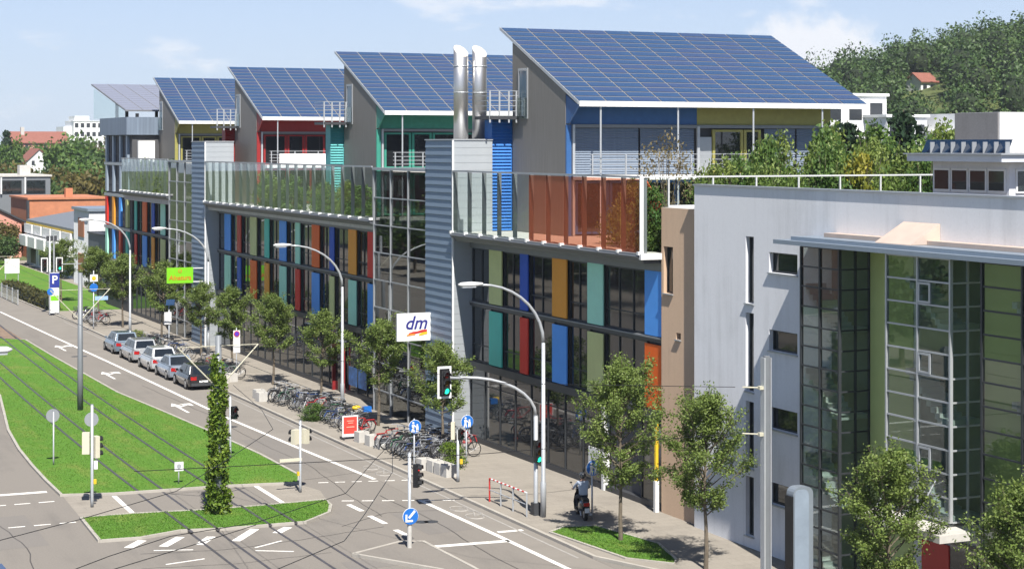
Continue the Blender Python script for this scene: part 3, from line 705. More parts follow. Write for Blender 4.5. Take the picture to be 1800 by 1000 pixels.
    if louvre:
        lm, lx = louvre
        yl = yn+dpt+0.1
        MB().box(lx, yl+0.06, 10.14, X0+0.2, yl+0.9, 15.55).build('wing', lm, t)
        n = 34; h = 5.4/n
        def mk(): return MB().prism([(0.055, 0.01), (-0.03, 0.0), (-0.035, 0.02), (0.055, h-0.012)], 'x', 0, X0-lx-0.02).mesh('louvre_slat', lm)
        me = shared(('lv', round(lx, 2)), mk)
        for i in range(n): put('louvre_slat', me, t, (lx-o.x, yl-o.y, 10.15+i*h-o.z), mat=lm)
        if balcony:
            MB().box(35.42, yl-0.9, 15.56, X0-0.06, yl+0.9, 15.72).build('access_balcony', m_dgrey, t)
            b = MB()
            for x in (35.45, 35.95, 36.45, 36.85):
                b.box(x-0.04, yl-0.89, 15.4, x+0.04, yl-0.85, 16.95)
            for z in (15.95, 16.2, 16.45, 16.7, 16.92): b.box(35.42, yl-0.88, z, X0-0.06, yl-0.86, z+0.03).box(35.42, yl-0.86, z, 35.44, yl+0.9, z+0.03)
            b.build('balcony_railing', m_galv, t)
    return t
C = lambda n, c: M(n, c, 0.5, var=0.10, scale=3)
m_hblue = C('house_blue', (0.035, 0.115, 0.30)); m_hyel = C('house_yellow', (0.32, 0.295, 0.085)); m_hgreen = C('house_green', (0.045, 0.27, 0.20))
m_hred = C('house_red', (0.30, 0.022, 0.022)); m_hturq = C('house_turquoise', (0.10, 0.42, 0.42)); m_lblue = C('louvre_blue', (0.03, 0.17, 0.52))
roof_house(75.17, m_hblue, m_hyel, 7.0, 'blinds', 'roof house with blue and yellow eaves band under the largest solar roof', (m_lblue, 35.95))
roof_house(100.27, m_hgreen, m_hgreen, 7.0, 'rails', 'roof house with green eaves band behind the two steel flues', (m_hturq, 36.15), dpt=5.64)
roof_house(124.61, m_hred, m_hred, 7.0, 'white', 'roof house with red eaves band and white balcony front', (m_hred, 36.3), dpt=5.52)
roof_house(148.11, m_hyel, m_hyel, 7.0, 'rails', 'roof house with olive yellow eaves band, farthest with blue solar panels', None, dpt=5.3)

# ------------------------------------------------------------------ north end of the building: finned head block with a raised roof
nb = thing('head_building', 'five storey building head with pale vertical fins under a grey canopy roof', 'building', (36, 158, 0))
MB().box(34.75, 153.7, 0.03, 50, 164.0, 15.2).build('core', m_core, nb)
FY = [163.2, 160.4, 157.6, 155.0]
up = ['red', 'orange', 'blue', 'olive']; lo = ['mint', 'blue', 'brown', 'teal']
m_fin = M('pale_fin', (0.33, 0.40, 0.48), 0.5, 0.2, var=0.05)
for i, y in enumerate(FY):
    panel(nb, y-0.45, y+0.35, 7.3, 9.8, up[i], 34.55, 0.2); panel(nb, y-0.45, y+0.35, 4.4, 6.95, lo[i], 34.55, 0.2)
    for z0, z1 in ((10.25, 12.55), (12.85, 15.15)): MB().box(34.55, y-0.3, z0, 34.75, y+0.3, z1).build('fin', m_fin, nb)
    for z0, z1 in ((1.0, 4.1), (4.4, 6.95), (7.3, 9.8), (10.25, 12.55), (12.85, 15.15)):
        if i: window(nb, y+0.46, FY[i-1]-0.46, z0, z1, 34.7, cols=2)
for z in (4.12, 6.97, 9.83, 12.58): MB().box(34.55, 153.7, z, 34.76, 164.0, z+0.25).build('floor_band', m_alu, nb)
MB().box(34.2, 153.4, 15.2, 49, 164.2, 16.7).build('parapet', M('ribbed_sheet', (0.22, 0.27, 0.34), 0.5, 0.3, var=0.25, scale=5, stretch=(1, 1, 0.02)), nb)
b = MB()
for y in (156.0, 160.0, 164.0):
    for x in (35.6, 39.2, 42.8, 46.4): b.box(x, y, 16.7, x+0.25, y+0.25, 16.9+(y-157.3)*0.185+0.4)
b.build('roof_columns', m_black, nb)
solar_roof(nb, 35.0, 50.0, 157.3, 17.38, math.atan2(2.7, 14.6), 14.85, 10, 12, [m_pvg])
MB().prism([(158.5, 16.75), (171.5, 16.75), (171.5, 19.6), (158.5, 17.35)], 'x', 35.15, 35.17).build('wind_screen', m_glass, nb)
MB().box(35.1, 152.9, 12.9, 36.5, 153.3, 14.7).build('white_wall', m_white, nb)
# ------------------------------------------------------------------ white apartment house in the right foreground
XW = 34.4
m_render = SURF('pale_render', (0.76, 0.765, 0.785), (0.66, 0.665, 0.68), streak=(3.0, 3.0, 0.18), s1=0.35, s2=1.0, thr=(0.46, 0.68), fine=0.035, rough=0.9, bump=0.12)
m_tan = SURF('tan_render', (0.62, 0.45, 0.315), (0.54, 0.395, 0.28), streak=(3, 3, 0.2), s1=0.5, s2=1.2, fine=0.04, rough=0.9, bump=0.12)
m_pinkb = M('pinkish_board', (0.55, 0.44, 0.37), 0.7, var=0.08)
m_olive = M('olive_wall', (0.52, 0.60, 0.23), 0.75, var=0.06, scale=1)
m_steelblue = M('canopy_metal', (0.30, 0.36, 0.43), 0.4, 0.35, var=0.05)
m_pane2 = M('deep_pane', (0.02, 0.026, 0.028), 0.05, var=0.4, spec=0.8)
def holed_wall(parent, X, y0, y1, z0, z1, holes, mat, d=0.22, name='wall'):
    """street-facing wall with real openings and reveals"""
    ys = sorted({y0, y1, *[h[0] for h in holes], *[h[1] for h in holes]}); zs = sorted({z0, z1, *[h[2] for h in holes], *[h[3] for h in holes]})
    b = MB()
    for i in range(len(ys)-1):
        for j in range(len(zs)-1):
            cy = (ys[i]+ys[i+1])/2; cz = (zs[j]+zs[j+1])/2
            if any(h[0] < cy < h[1] and h[2] < cz < h[3] for h in holes): continue
            b.add([(X, ys[i], zs[j]), (X, ys[i+1], zs[j]), (X, ys[i+1], zs[j+1]), (X, ys[i], zs[j+1])], [(0, 3, 2, 1)])
    for (a, c, e, f) in holes:
        b.add([(X, a, e), (X+d, a, e), (X+d, a, f), (X, a, f)], [(0, 1, 2, 3)]); b.add([(X, c, e), (X+d, c, e), (X+d, c, f), (X, c, f)], [(0, 3, 2, 1)])
        b.add([(X, a, f), (X+d, a, f), (X+d, c, f), (X, c, f)], [(0, 1, 2, 3)]); b.add([(X, a, e), (X+d, a, e), (X+d, c, e), (X, c, e)], [(0, 3, 2, 1)])
    me = bpy.data.meshes.new(name); me.from_pydata([tuple(Vector(p)-orig(parent)) for p in b.v], [], b.f); me.materials.append(mat)
    w = put(name, me, parent)
    for (a, c, e, f) in holes:
        fr = MB().box(X+d-0.06, a, e, X+d, a+0.06, f).box(X+d-0.06, c-0.06, e, X+d, c, f).box(X+d-0.06, a+0.06, f-0.06, X+d, c-0.06, f).box(X+d-0.06, a+0.06, e, X+d, c-0.06, e+0.06).build('window', m_frame, parent)
        MB().box(X+d-0.03, a+0.05, e+0.05, X+d-0.01, c-0.05, f-0.05).build('pane', m_pane2, fr)
        MB().box(X-0.07, a-0.04, e-0.05, X+d-0.07, c+0.04, e-0.005).build('sill', m_alu, fr)
    return w
m_bayback = M('bay_interior', (0.24, 0.25, 0.22), 0.8, var=0.4, scale=0.6)
wh = thing('apartment_building', 'pale rendered apartment building with glazed stair bays and thin canopy roof', 'building', (36, 48, 0))
holes = []
for z0, z1 in ((8.72, 11.08), (5.6, 8.38), (2.9, 5.25), (0.5, 2.6)): holes.append((54.86, 55.39, z0, z1))
for z0, z1 in ((9.9, 10.6), (7.2, 7.92), (4.5, 5.25), (1.9, 2.65)): holes.append((52.1, 53.86, z0, z1))
holed_wall(wh, XW, 22, 59.0, 0.03, 12.8, holes, m_render)
MB().box(XW+0.24, 22, 0.03, 50, 58.98, 12.0).build('core', m_core, wh)
MB().add([(XW, 59.0, 0.03), (50, 59.0, 0.03), (50, 59.0, 12.15), (XW, 59.0, 12.15)], [(0, 1, 2, 3)]).build('north_wall', m_render, wh)
MB().box(XW-0.05, 22, 12.802, XW+0.35, 59.05, 12.86).build('coping', m_alu, wh)
MB().box(XW+0.36, 22, 12.02, 50, 58.9, 12.12).build('flat_roof', m_pave, wh)
for (a, c) in ((46.6, 48.0), (41.0, 42.5), (36, 37.5)): MB().box(XW-0.03, a-0.9, 0.05, XW-0.004, c, 11.1).build('olive_wall', m_olive, wh)
# projecting glass bays
def bay(y0, y1, zb, fm, seed):
    rnd = random.Random(seed); X = 33.2; zt = 11.02; o = orig(wh)
    n = max(1, round((zt-zb)/0.66)); h = (zt-zb)/n; cols = 2; w = (y1-y0)/cols
    f = MB()
    for i in range(cols+1): f.box(X-0.03, y0+i*w-0.035, zb, X+0.07, y0+i*w+0.035, zt)
    for k in range(n+1): f.box(X-0.015, y0, zb+k*h-0.025, X+0.05, y1, zb+k*h+0.025)
    for k in range(n+1): f.box(X+0.07, y0-0.015, zb+k*h-0.025, XW, y0+0.05, zb+k*h+0.025)
    f.box(XW-0.07, y0-0.03, zb, XW-0.035, y0+0.07, zt); f.box(X+0.6, y0-0.02, zb, X+0.66, y0+0.06, zt)
    br = f.build('stair_bay', fm, wh)
    for i in range(cols):
        for k in range(n):
            def mk(): return MB().box(0, 0.04, 0.03, 0.014, w-0.04, h-0.03).mesh('pane', m_glassb)
            p = put('pane', shared(('by', round(w, 3), round(h, 3)), mk), br, (X+0.01-o.x, y0+i*w-o.y, zb+k*h-o.z))
            p.rotation_euler = (0, R(rnd.uniform(-0.5, 0.5)), R(rnd.uniform(-0.5, 0.5)))
    for k in range(n):
        def mk2(): return MB().box(0.09, 0, 0.03, XW-X-0.1, 0.014, h-0.03).mesh('pane', m_glassb)
        put('pane', shared(('bs', round(h, 3)), mk2), br, (X-o.x, y0+0.012-o.y, zb+k*h-o.z))
    # stair flights, landings and small casements behind the glass
    s = MB(); z = zb
    while z < zt-1.5:
        s.box(X+0.12, y0+0.1, z+0.02, XW+0.0, y0+0.75, z+0.17)
        for q in range(8): s.box(X+0.2, y0+0.75+q*0.2, z+0.1+q*0.165, X+1.0, y0+0.97+q*0.2, z+0.28+q*0.165)
        z += 2.75
    s.build('stair_flight', m_white, br)
    MB().box(XW-0.02, y0+0.05, zb, XW-0.004, y1-0.02, zt).build('bay_back', m_bayback, br)
    for zc in ([zb+q*h+.04 for q in (2, 6, 9)] if seed == 2 else ()):
        g = MB().box(X-0.03, y0+w-.62, zc, X+0.008, y0+w-.55, zc+0.6).box(X-0.03, y0+w-.11, zc, X+0.008, y0+w-.04, zc+0.6).box(X-0.03, y0+w-.55, zc, X+0.008, y0+w-.11, zc+0.06).box(X-0.03, y0+w-.55, zc+0.54, X+0.008, y0+w-.11, zc+0.6)
        g.build('casement', m_galv, br)
    return br
bay(47.93, 50.07, 0.1, m_frame, 1)
bay(42.4, 45.45, 3.45, m_galv, 2)
bay(37.6, 41.0, 0.3, m_frame, 3)
# thin canopy roof over the bays
MB().box(32.85, 30, 11.06, XW-0.005, 51.2, 11.2).build('canopy', m_steelblue, wh)
MB().box(33.15, 30, 11.205, XW-0.005, 50.6, 11.32).build('canopy_upper', m_steelblue, wh)
MB().box(33.9, 30, 11.325, XW-0.005, 49.8, 11.45).build('gutter_board', m_pinkb, wh)
MB().prism([(33.3, 11.33), (XW-0.01, 11.33), (XW-0.01, 11.95)], 'y', 44.4, 46.2).build('roof_hood', m_pinkb, wh)
# entrance under the second bay
MB().box(32.2, 41.6, 3.1, XW-0.04, 45.6, 3.32).build('entrance_canopy', m_conc, wh)
MB().box(XW-0.09, 43.9, 0.1, XW-0.035, 45.2, 2.4).build('door', m_red, wh)
MB().box(XW-0.1, 42.6, 0.1, XW-0.04, 43.8, 2.6).build('door', m_pane2, wh)
for yy in (43.1, 45.0): MB().cyl((32.35, yy, 3.3), (33.25, yy, 4.6), 0.02, n=6).build('tie_rod', m_galv, wh)
# tan link block between the two buildings
tn = thing('link_building', 'narrow tan rendered block between office building and white house', 'building', (36, 60.4, 0))
holed_wall(tn, 34.62, 59.02, 61.9, 0.03, 11.9, [(61.0, 61.72, 8.6, 10.4), (60.4, 60.75, 6.9, 7.15)], m_tan)
MB().add([(34.62, 59.02, 11.9), (50, 59.02, 11.9), (50, 61.9, 11.9), (34.62, 61.9, 11.9)], [(0, 1, 2, 3)]).build('flat_roof', m_conc, tn)
MB().box(35.02, 59.04, 0.03, 50, 61.88, 11.8).build('core', m_core, tn)
MB().box(34.38, 61.93, 0.08, 34.5, 62.05, 3.5).build('yellow_post', m_yellow, tn)
MB().box(34.36, 61.91, 0.08, 34.52, 62.07, 1.3).build('post_sleeve', m_white, tn)
# roof pavilion with solar collectors
m_steelw = M('slab_paint', (0.62, 0.65, 0.70), 0.6, var=0.05)
m_collect = M('collector_glass', (0.012, 0.030, 0.065), 0.12, var=0.2, spec=0.8)
m_plant = SURF('plant_room_render', (0.78, 0.77, 0.76), (0.6, 0.58, 0.57), streak=(2, 2, 0.3), s1=0.6, s2=1.0)
pv = thing('roof_pavilion', 'white flat roofed pavilion with dark solar collectors on top', 'pavilion', (42, 50, 12.12))
MB().box(40.5, 48.6, 12.12, 50, 52.7, 13.74).build('body', m_render, pv)
o_ = orig(pv)
for i in range(4):
    y = 48.75+i*0.98
    f = MB().box(40.44, y, 12.70, 40.498, y+0.88, 13.5).build('window', m_white, pv); MB().box(40.42, y+.06, 12.77, 40.438, y+0.82, 13.43).build('pane', m_pane2, f)
for i in range(6):
    x = 40.75+i*1.2
    f = MB().box(x, 48.54, 12.70, x+1.05, 48.598, 13.5).build('window', m_white, pv); MB().box(x+.06, 48.52, 12.77, x+.99, 48.538, 13.43).build('pane', m_pane2, f)
MB().box(39.6, 47.9, 13.75, 51, 53.0, 13.98).build('roof_slab', m_steelw, pv)
MB().box(39.5, 47.8, 13.985, 51.1, 53.1, 14.03).build('roof_edge', m_alu, pv)
for i in range(8):
    y = 48.15+i*0.57
    MB().prism([(39.98, 14.04), (40.22, 14.5), (40.27, 14.5), (40.06, 14.04)], 'y', y, y+.53).build('solar_collector', m_collect, pv)
    MB().box(39.94, y-.035, 14.04, 40.12, y-.005, 14.42).build('collector_bracket', m_alu, pv)
MB().box(42.0, 50.9, 14.04, 50, 53.3, 15.47).build('plant_room', m_plant, pv)
MB().box(41.95, 50.95, 14.05, 41.995, 53.32, 15.46).build('west_face_shade', SURF('west_face_shade', (0.27, 0.26, 0.26), (0.20, 0.19, 0.19), streak=(2, 2, .3), s1=.8, s2=1.2), pv)  # thin added panel: the west face's shade put into its grey colour

# ------------------------------------------------------------------ foliage
def leaf_cards(centres, size, jitter, zsq=1.0, up=0.0):
    """one four-cornered leaf (or leaf spray) per centre, freely turned"""
    n = len(centres)
    a = rng.normal(size=(n, 3)); a[:, 2] += up; a /= np.linalg.norm(a, axis=1)[:, None]
    r = rng.normal(size=(n, 3)); u = np.cross(a, r); u /= np.linalg.norm(u, axis=1)[:, None]; w = np.cross(a, u)
    s = size*(1+jitter*rng.uniform(-1, 1, n))[:, None]
    v = np.stack([centres-u*s, centres+w*s*0.55+a*s*0.12, centres+u*s, centres-w*s*0.55+a*s*0.12], axis=1)
    return v.reshape(-1, 3)
def crown_points(nclump, per, shape, clump_r):
    """leaf centres gathered in clumps; shape(t)->radius at height share t"""
    out = []
    for i in range(nclump):
        t = rng.uniform(0.02, 1.0); R_ = shape(t); a = rng.uniform(0, 2*math.pi); q = math.sqrt(rng.uniform(0.12, 1.0))
        c = np.array([R_*q*math.cos(a), R_*q*math.sin(a), t])
        k = int(per*rng.uniform(0.55, 1.4))
        p = rng.normal(size=(k, 3))*clump_r*rng.uniform(0.7, 1.3)*np.array([1, 1, 0.8]); p[:, 2] -= 0.15*np.hypot(p[:, 0], p[:, 1])
        out.append((c, p))
    return out
m_leaf = LEAF('street_leaves', (0.065, 0.110, 0.022), (0.155, 0.220, 0.048), (0.28, 0.34, 0.10))
m_leafd = LEAF('shrub_leaves', (0.035, 0.080, 0.018), (0.090, 0.165, 0.035), (0.19, 0.27, 0.06))
m_leafl = LEAF('light_shrub_leaves', (0.070, 0.115, 0.022), (0.170, 0.230, 0.048), (0.30, 0.35, 0.09))
m_leafy = LEAF('yellow_leaves', (0.10, 0.12, 0.015), (0.24, 0.23, 0.025), (0.42, 0.36, 0.05))
m_leafo = LEAF('dry_leaves', (0.10, 0.085, 0.045), (0.19, 0.155, 0.075), (0.28, 0.22, 0.11))
m_ivy = LEAF('ivy_leaves', (0.040, 0.085, 0.010), (0.125, 0.205, 0.022), (0.30, 0.38, 0.05))
m_leafdk = LEAF('conifer_needles', (0.010, 0.026, 0.012), (0.022, 0.050, 0.020), (0.045, 0.080, 0.030), 0.1)
def tree_proto(h, cb, rad, nbr, leaf, lm, seed):
    """(trunk mesh, crown mesh) of a young street tree: leaves hang on twigs of real limbs, so the outline is ragged"""
    rd = random.Random(seed); b = MB(); H = h-cb
    pts = [(0, 0, 0)]; x = y = 0
    for i in range(1, 9):
        x += rd.uniform(-.05, .05); y += rd.uniform(-.05, .05); pts.append((x, y, h*0.95*i/8))
    b.tube(pts, [0.085-0.074*(i/8)**0.8 for i in range(9)], 7)
    at = lambda z: Vector(pts[min(8, int(z/(h*.95)*8))])
    shape = lambda t: rad*(0.62+0.38*t/0.3 if t < 0.3 else max(0.10, 1.0-((t-0.3)/0.72)**1.35))
    P_ = []
    for i in range(nbr):
        t = (i+rd.uniform(0, .8))/nbr; z = cb-0.15+H*0.86*t; az = i*2.399+rd.uniform(-.5, .5); el = R(rd.uniform(18, 42)+28*t)
        L = shape(t)*rd.choice((.6, .8, .9, 1.0, 1.05, 1.25))/max(.45, math.cos(el)); o = at(z); o = Vector((o.x, o.y, z))
        d = Vector((math.cos(az)*math.cos(el), math.sin(az)*math.cos(el), math.sin(el)))
        mid = o+d*L*.5+Vector((0, 0, -.05*L)); tip = o+d*L+Vector((0, 0, .06*L))
        b.tube([o, mid, tip], [.026, .016, .005], 5)
        for k in range(rd.choice((3, 4, 4, 5))):
            u = rd.uniform(.35, 1.0); q = o+d*L*u; dd = (d+Vector((rd.uniform(-1, 1), rd.uniform(-1, 1), rd.uniform(-.5, .7)))).normalized()*L*rd.uniform(.22, .48)
            b.tube([q, q+dd*.5, q+dd], [.010, .007, .003], 4)
            n = rd.randint(60, 125); s_ = rng.uniform(.15, 1.1, n)[:, None]
            P_.append(np.array(q)+np.array(dd)*s_+rng.normal(size=(n, 3))*np.array([.105, .105, .085]))
        n = 48; s_ = rng.uniform(.45, 1.08, n)[:, None]; P_.append(np.array(o)+np.array(d*L)*s_+rng.normal(size=(n, 3))*.085)
    n = 170; s_ = rng.uniform(.8, 1.03, n); P_.append(np.stack([np.full(n, x), np.full(n, y), h*.97*s_], 1)+rng.normal(size=(n, 3))*np.array([.11, .11, .05]))
    return b.mesh('trunk', m_bark), mesh_quads('crown', leaf_cards(np.concatenate(P_), leaf, 0.45, up=0.5), lm)
protos = [tree_proto(6.7, 1.9, 1.55, 54, 0.045, m_leaf, 1), tree_proto(6.3, 1.9, 1.35, 50, 0.045, m_leaf, 22), tree_proto(5.3, 2.0, 1.3, 38, 0.050, m_leaf, 3), tree_proto(5.2, 2.0, 1.2, 34, 0.052, m_leaf, 4), tree_proto(5.4, 1.9, 1.15, 32, 0.052, m_leaf, 15)]
def tree(name, label, x, y, pr, sc=1.0, rz=0.0, z=0.08, group='young trees along the pavement', sxy=1.0):
    t = thing(name, label, 'tree', (x, y, z), group, rz); t.scale = (sc*sxy, sc*sxy, sc)
    put('trunk', pr[0], t); put('crown', pr[1], t)
    return t
SW = 0.9944
for (x, y, k, sc, lab) in ((31.49, 53.24, 1, 1.0, 'street tree standing in front of the white wall with narrow windows'),
    (30.95, 58.35, 0, 1.02, 'largest street tree, growing from the grassy bed beside the scooter'),
    (31.3, 42.7, 1, 0.95, 'street tree in front of the glazed bays and red door'),
    (31.3, 37.0, 0, 0.9, 'street tree cut by the right edge of the picture'),
    (31.97, 77.87, 2, 1.0, 'street tree between the arm mounted traffic light and the pale tower'),
    (32.39, 87.45, 3, 1.05, 'street tree left of the white projecting shop sign'),
    (32.71, 97.6, 4, 0.95, 'street tree left of the red shop entrance'),
    (32.2, 105.0, 2, 1.04, 'street tree in the middle of the grey glazed shop front'),
    (32.03, 113.05, 4, 1.0, 'street tree right of the far tower behind the no stopping sign'),
    (32.2, 121.5, 2, 0.95, 'street tree left of the far tower foot'),
    (32.0, 132.0, 4, 1.1, 'street tree beneath the lime green sign'),
    (31.6, 143.0, 2, 1.1, 'street tree right of the far curved lamp'),
    (31.4, 151.0, 3, 1.15, 'street tree left of the far curved lamp'),
    (31.5, 168.0, 2, 1.1, 'small street tree before the dark grey house box')):
    tree('street_tree', lab, x*SW, y*SW, protos[k], sc, random.uniform(0, 6.28))
# shrubs of the roof garden and terrace planters
def shrub_proto(rad, h, n, per, leaf, lm, seed):
    rd = random.Random(seed); b = MB()
    for i in range(9):
        a = i*0.7+rd.uniform(-.2, .2); r = rad*rd.uniform(.3, .8)
        b.tube([(0.05*math.cos(a), 0.05*math.sin(a), 0), (r*.5*math.cos(a), r*.5*math.sin(a), h*.5), (r*math.cos(a), r*math.sin(a), h*rd.uniform(.75, .98))], [.03, .018, .006], 5)
    shape = lambda t: rad*math.sqrt(max(0.05, 1-(2*abs(t-0.42))**2*0.8))
    P_ = np.concatenate([np.array([c[0], c[1], h*c[2]])+p for c, p in crown_points(n, per, shape, rad*0.16)])
    P_[:, 2] = np.maximum(P_[:, 2], 0.03)
    return b.mesh('stem', m_bark), mesh_quads('foliage', leaf_cards(P_, leaf, 0.4, up=0.4), lm)
sh_g = [shrub_proto(1.0, 2.0, 74, 60, 0.062, m_leafd, 5), shrub_proto(0.9, 2.2, 62, 56, 0.055, m_leafl, 6), shrub_proto(1.0, 1.8, 72, 60, 0.06, m_leaf, 7)]
sh_y = shrub_proto(0.9, 2.0, 34, 36, 0.075, m_leafy, 8); sh_o = shrub_proto(1.2, 2.6, 40, 34, 0.05, m_leafo, 9)
def shrub(label, x, y, z, pr, sx, sz, group, cat='shrub', name='shrub'):
    t = thing(name, label, cat, (x, y, z), group, random.uniform(0, 6.28)); t.scale = (sx, sx, sz)
    put('stem', pr[0], t); put('foliage', pr[1], t); return t
GZ = 10.13
shrub('dry straw coloured shrub in front of the grey blinds', 37.6, 66.8, GZ, sh_o, 1.15, 1.72, None)
shrub('bright yellow green shrub behind the roof railing in the garden', 44.9, 63.3, GZ, sh_y, 0.95, 1.85, None)
for x, y, k, sx, sz in ((38.6, 64.0, 1, 1.0, 1.6), (39.8, 64.6, 0, 1.0, 1.75), (41.6, 65.3, 0, 1.1, 2.05), (43.0, 66.6, 1, 1.2, 2.05), (44.4, 65.0, 2, 1.25, 2.25), (45.6, 66.8, 0, 1.3, 2.3), (46.7, 65.0, 1, 1.2, 1.95), (49.8, 66.0, 2, 1.4, 2.15),
                        (51.4, 67.6, 0, 1.4, 2.1), (47.8, 64.6, 2, 1.0, 1.55), (50.6, 64.6, 1, 1.2, 1.85), (42.4, 64.2, 2, 0.9, 1.6), (53.4, 68.8, 1, 1.5, 2.3), (55.2, 70.0, 0, 1.5, 2.3), (40.6, 63.6, 2, 1.0, 1.8), (43.6, 63.8, 0, 1.1, 1.95), (45.4, 63.6, 1, 1.1, 1.85), (48.9, 63.9, 0, 1.2, 1.9), (52.2, 65.2, 2, 1.3, 2.2), (47.0, 68.6, 1, 1.3, 2.25), (44.0, 68.9, 2, 1.2, 2.3), (50.4, 69.6, 0, 1.4, 2.4), (39.2, 66.2, 2, 0.9, 1.75)):
    shrub('leafy green shrub in the roof garden below the largest solar roof', x, y, GZ, sh_g[k], sx, sz, 'roof garden shrubs')
for x, y, k, sx, sz in ((35.0, 63.3, 0, 0.8, 1.2), (35.3, 65.6, 1, 0.8, 1.2), (35.2, 63.0, 2, 0.7, 0.7), (36.0, 68.2, 2, 0.7, 0.9)):
    shrub('terrace plant behind the near red tinted barrier glass', x, y, GZ, sh_g[k], sx, sz, 'plants behind near barrier')
for i in range(11):
    shrub('terrace plant behind the middle glass barrier', random.uniform(34.7, 36.3), 100.0+i*1.75, GZ+0.1, sh_g[i % 3], random.uniform(.7, 1.0), random.uniform(.75, 1.1), 'plants behind middle barrier')
for i in range(10):
    shrub('terrace plant behind the farthest glass barrier', random.uniform(34.7, 36.3), 138.5+i*1.5, GZ+0.3, sh_g[i % 3], random.uniform(.8, 1.1), random.uniform(.9, 1.25), 'plants behind far barrier')
shrub('round green bush by the concrete blocks and bicycles', 30.9, 74.2, 0.08, shrub_proto(1.0, 1.8, 60, 60, 0.06, m_ivy, 12), 0.66, 0.58, None, 'bush', 'bush')
shrub('low green bush at the end of the middle bicycle row', 29.9, 90.2, 0.08, sh_g[0], 0.75, 0.40, None, 'bush', 'bush')
shrub('low green bush beside the far parked cars', 30.0, 131.0, 0.08, sh_g[1], 0.7, 0.4, None, 'bush', 'bush')
tag(MB().prism([(66.0, 12.85), (66.0, 10.9), (63.6, 10.9)], 'x', 36.2, 36.24).build('sun_sail', M('orange_cloth', (0.62, 0.10, 0.03), 0.8, var=0.08)), 'orange triangular sun sail behind the red tinted barrier glass', 'sun sail')
# ------------------------------------------------------------------ background: hill, woods, houses
def hill_h(x, y):
    """terrain height behind the right-hand roofs"""
    d = (x*0.415+y*0.91)
    s = (x*0.91-y*0.415)
    ramp = min(1.0, max(0.0, (d-215)/260.0)); ramp = ramp*ramp*(3-2*ramp)
    q = s/d
    side = max(0.0, min(1.1, 0.62+(q-0.164)*2.65)) if q > 0.10 else max(0.0, 0.45*(q+0.02)/0.12)
    return 40.0*ramp*side+3.0*ramp*side*math.sin(x*0.03)+1.2*math.sin(y*0.05+x*0.02)*ramp*side
def terrain():
    b = MB(); N = 46; xs = [20+i*12.5 for i in range(N)]; ys = [90+j*13.0 for j in range(N)]
    vs = [(x, y, hill_h(x, y)-0.4) for y in ys for x in xs]; fs = []
    for j in range(N-1):
        for i in range(N-1): fs.append((j*N+i, j*N+i+1, (j+1)*N+i+1, (j+1)*N+i))
    me = bpy.data.meshes.new('hill'); me.from_pydata(vs, [], fs); me.materials.append(M('hill_grass', (0.10, 0.125, 0.035), 0.95, var=0.25, scale=0.05))
    me.polygons.foreach_set('use_smooth', [True]*len(fs)); struct(put('hill', me))
terrain()
m_wood = LEAF('wood_leaves', (0.022, 0.050, 0.014), (0.062, 0.112, 0.030), (0.135, 0.185, 0.050), 0.12, 0.11, 0.75)
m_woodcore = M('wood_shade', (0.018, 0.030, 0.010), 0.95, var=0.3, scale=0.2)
def wood_mesh(spots, mat, leaf=0.36, per=640):
    V = []; cores = MB()
    for (x, y, z, r, h) in spots:
        n = per; p = rng.normal(size=(n, 3)); p /= np.linalg.norm(p, axis=1)[:, None]
        lump = 1+0.22*np.sin(p[:, 0]*4+x)+0.18*np.sin(p[:, 2]*5+y)+0.15*np.sin(p[:, 1]*6+x*y)
        q = p*lump[:, None]*np.array([r, r, h*0.5])*rng.uniform(0.70, 1.0, n)[:, None]
        q += np.array([x, y, z+h*0.55])
        V.append(q)
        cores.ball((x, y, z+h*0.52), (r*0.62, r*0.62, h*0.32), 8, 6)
    V = np.concatenate(V)
    return leaf_cards(V, leaf, 0.5, up=0.3), cores
spots = []
rr = random.Random(4)
for k in range(1500):
    d = rr.uniform(225, 560); s = rr.uniform(0.10, 0.36)*d
    x = s*0.91+d*0.415; y = -s*0.415+d*0.91
    hz = hill_h(x, y)
    if hz < 7: continue
    if 318 < d < 338 and s > 0.235*d: continue              # a strip of meadow
    r = rr.uniform(3.0, 5.2); h = rr.uniform(7.5, 11.5)
    if 0.212 < s/d < 0.243 and d < 398 and hz-0.6+h > 14.3+0.0325*d: continue       # the villa's clearing
    if any((x-a)**2+(y-b_)**2 < (0.75*(r+c))**2 for a, b_, _, c, _ in spots): continue
    spots.append((x, y, hz-0.6, r, h))
V, cores = wood_mesh(spots, m_wood)
tag(put('hillside_wood', mesh_quads('hillside_wood', V, m_wood)), 'dense mixed wood covering the hill', 'wood', kind='stuff')
tag(cores.build('wood_shade', m_woodcore), 'inner foliage of the hillside wood', 'wood', kind='stuff')
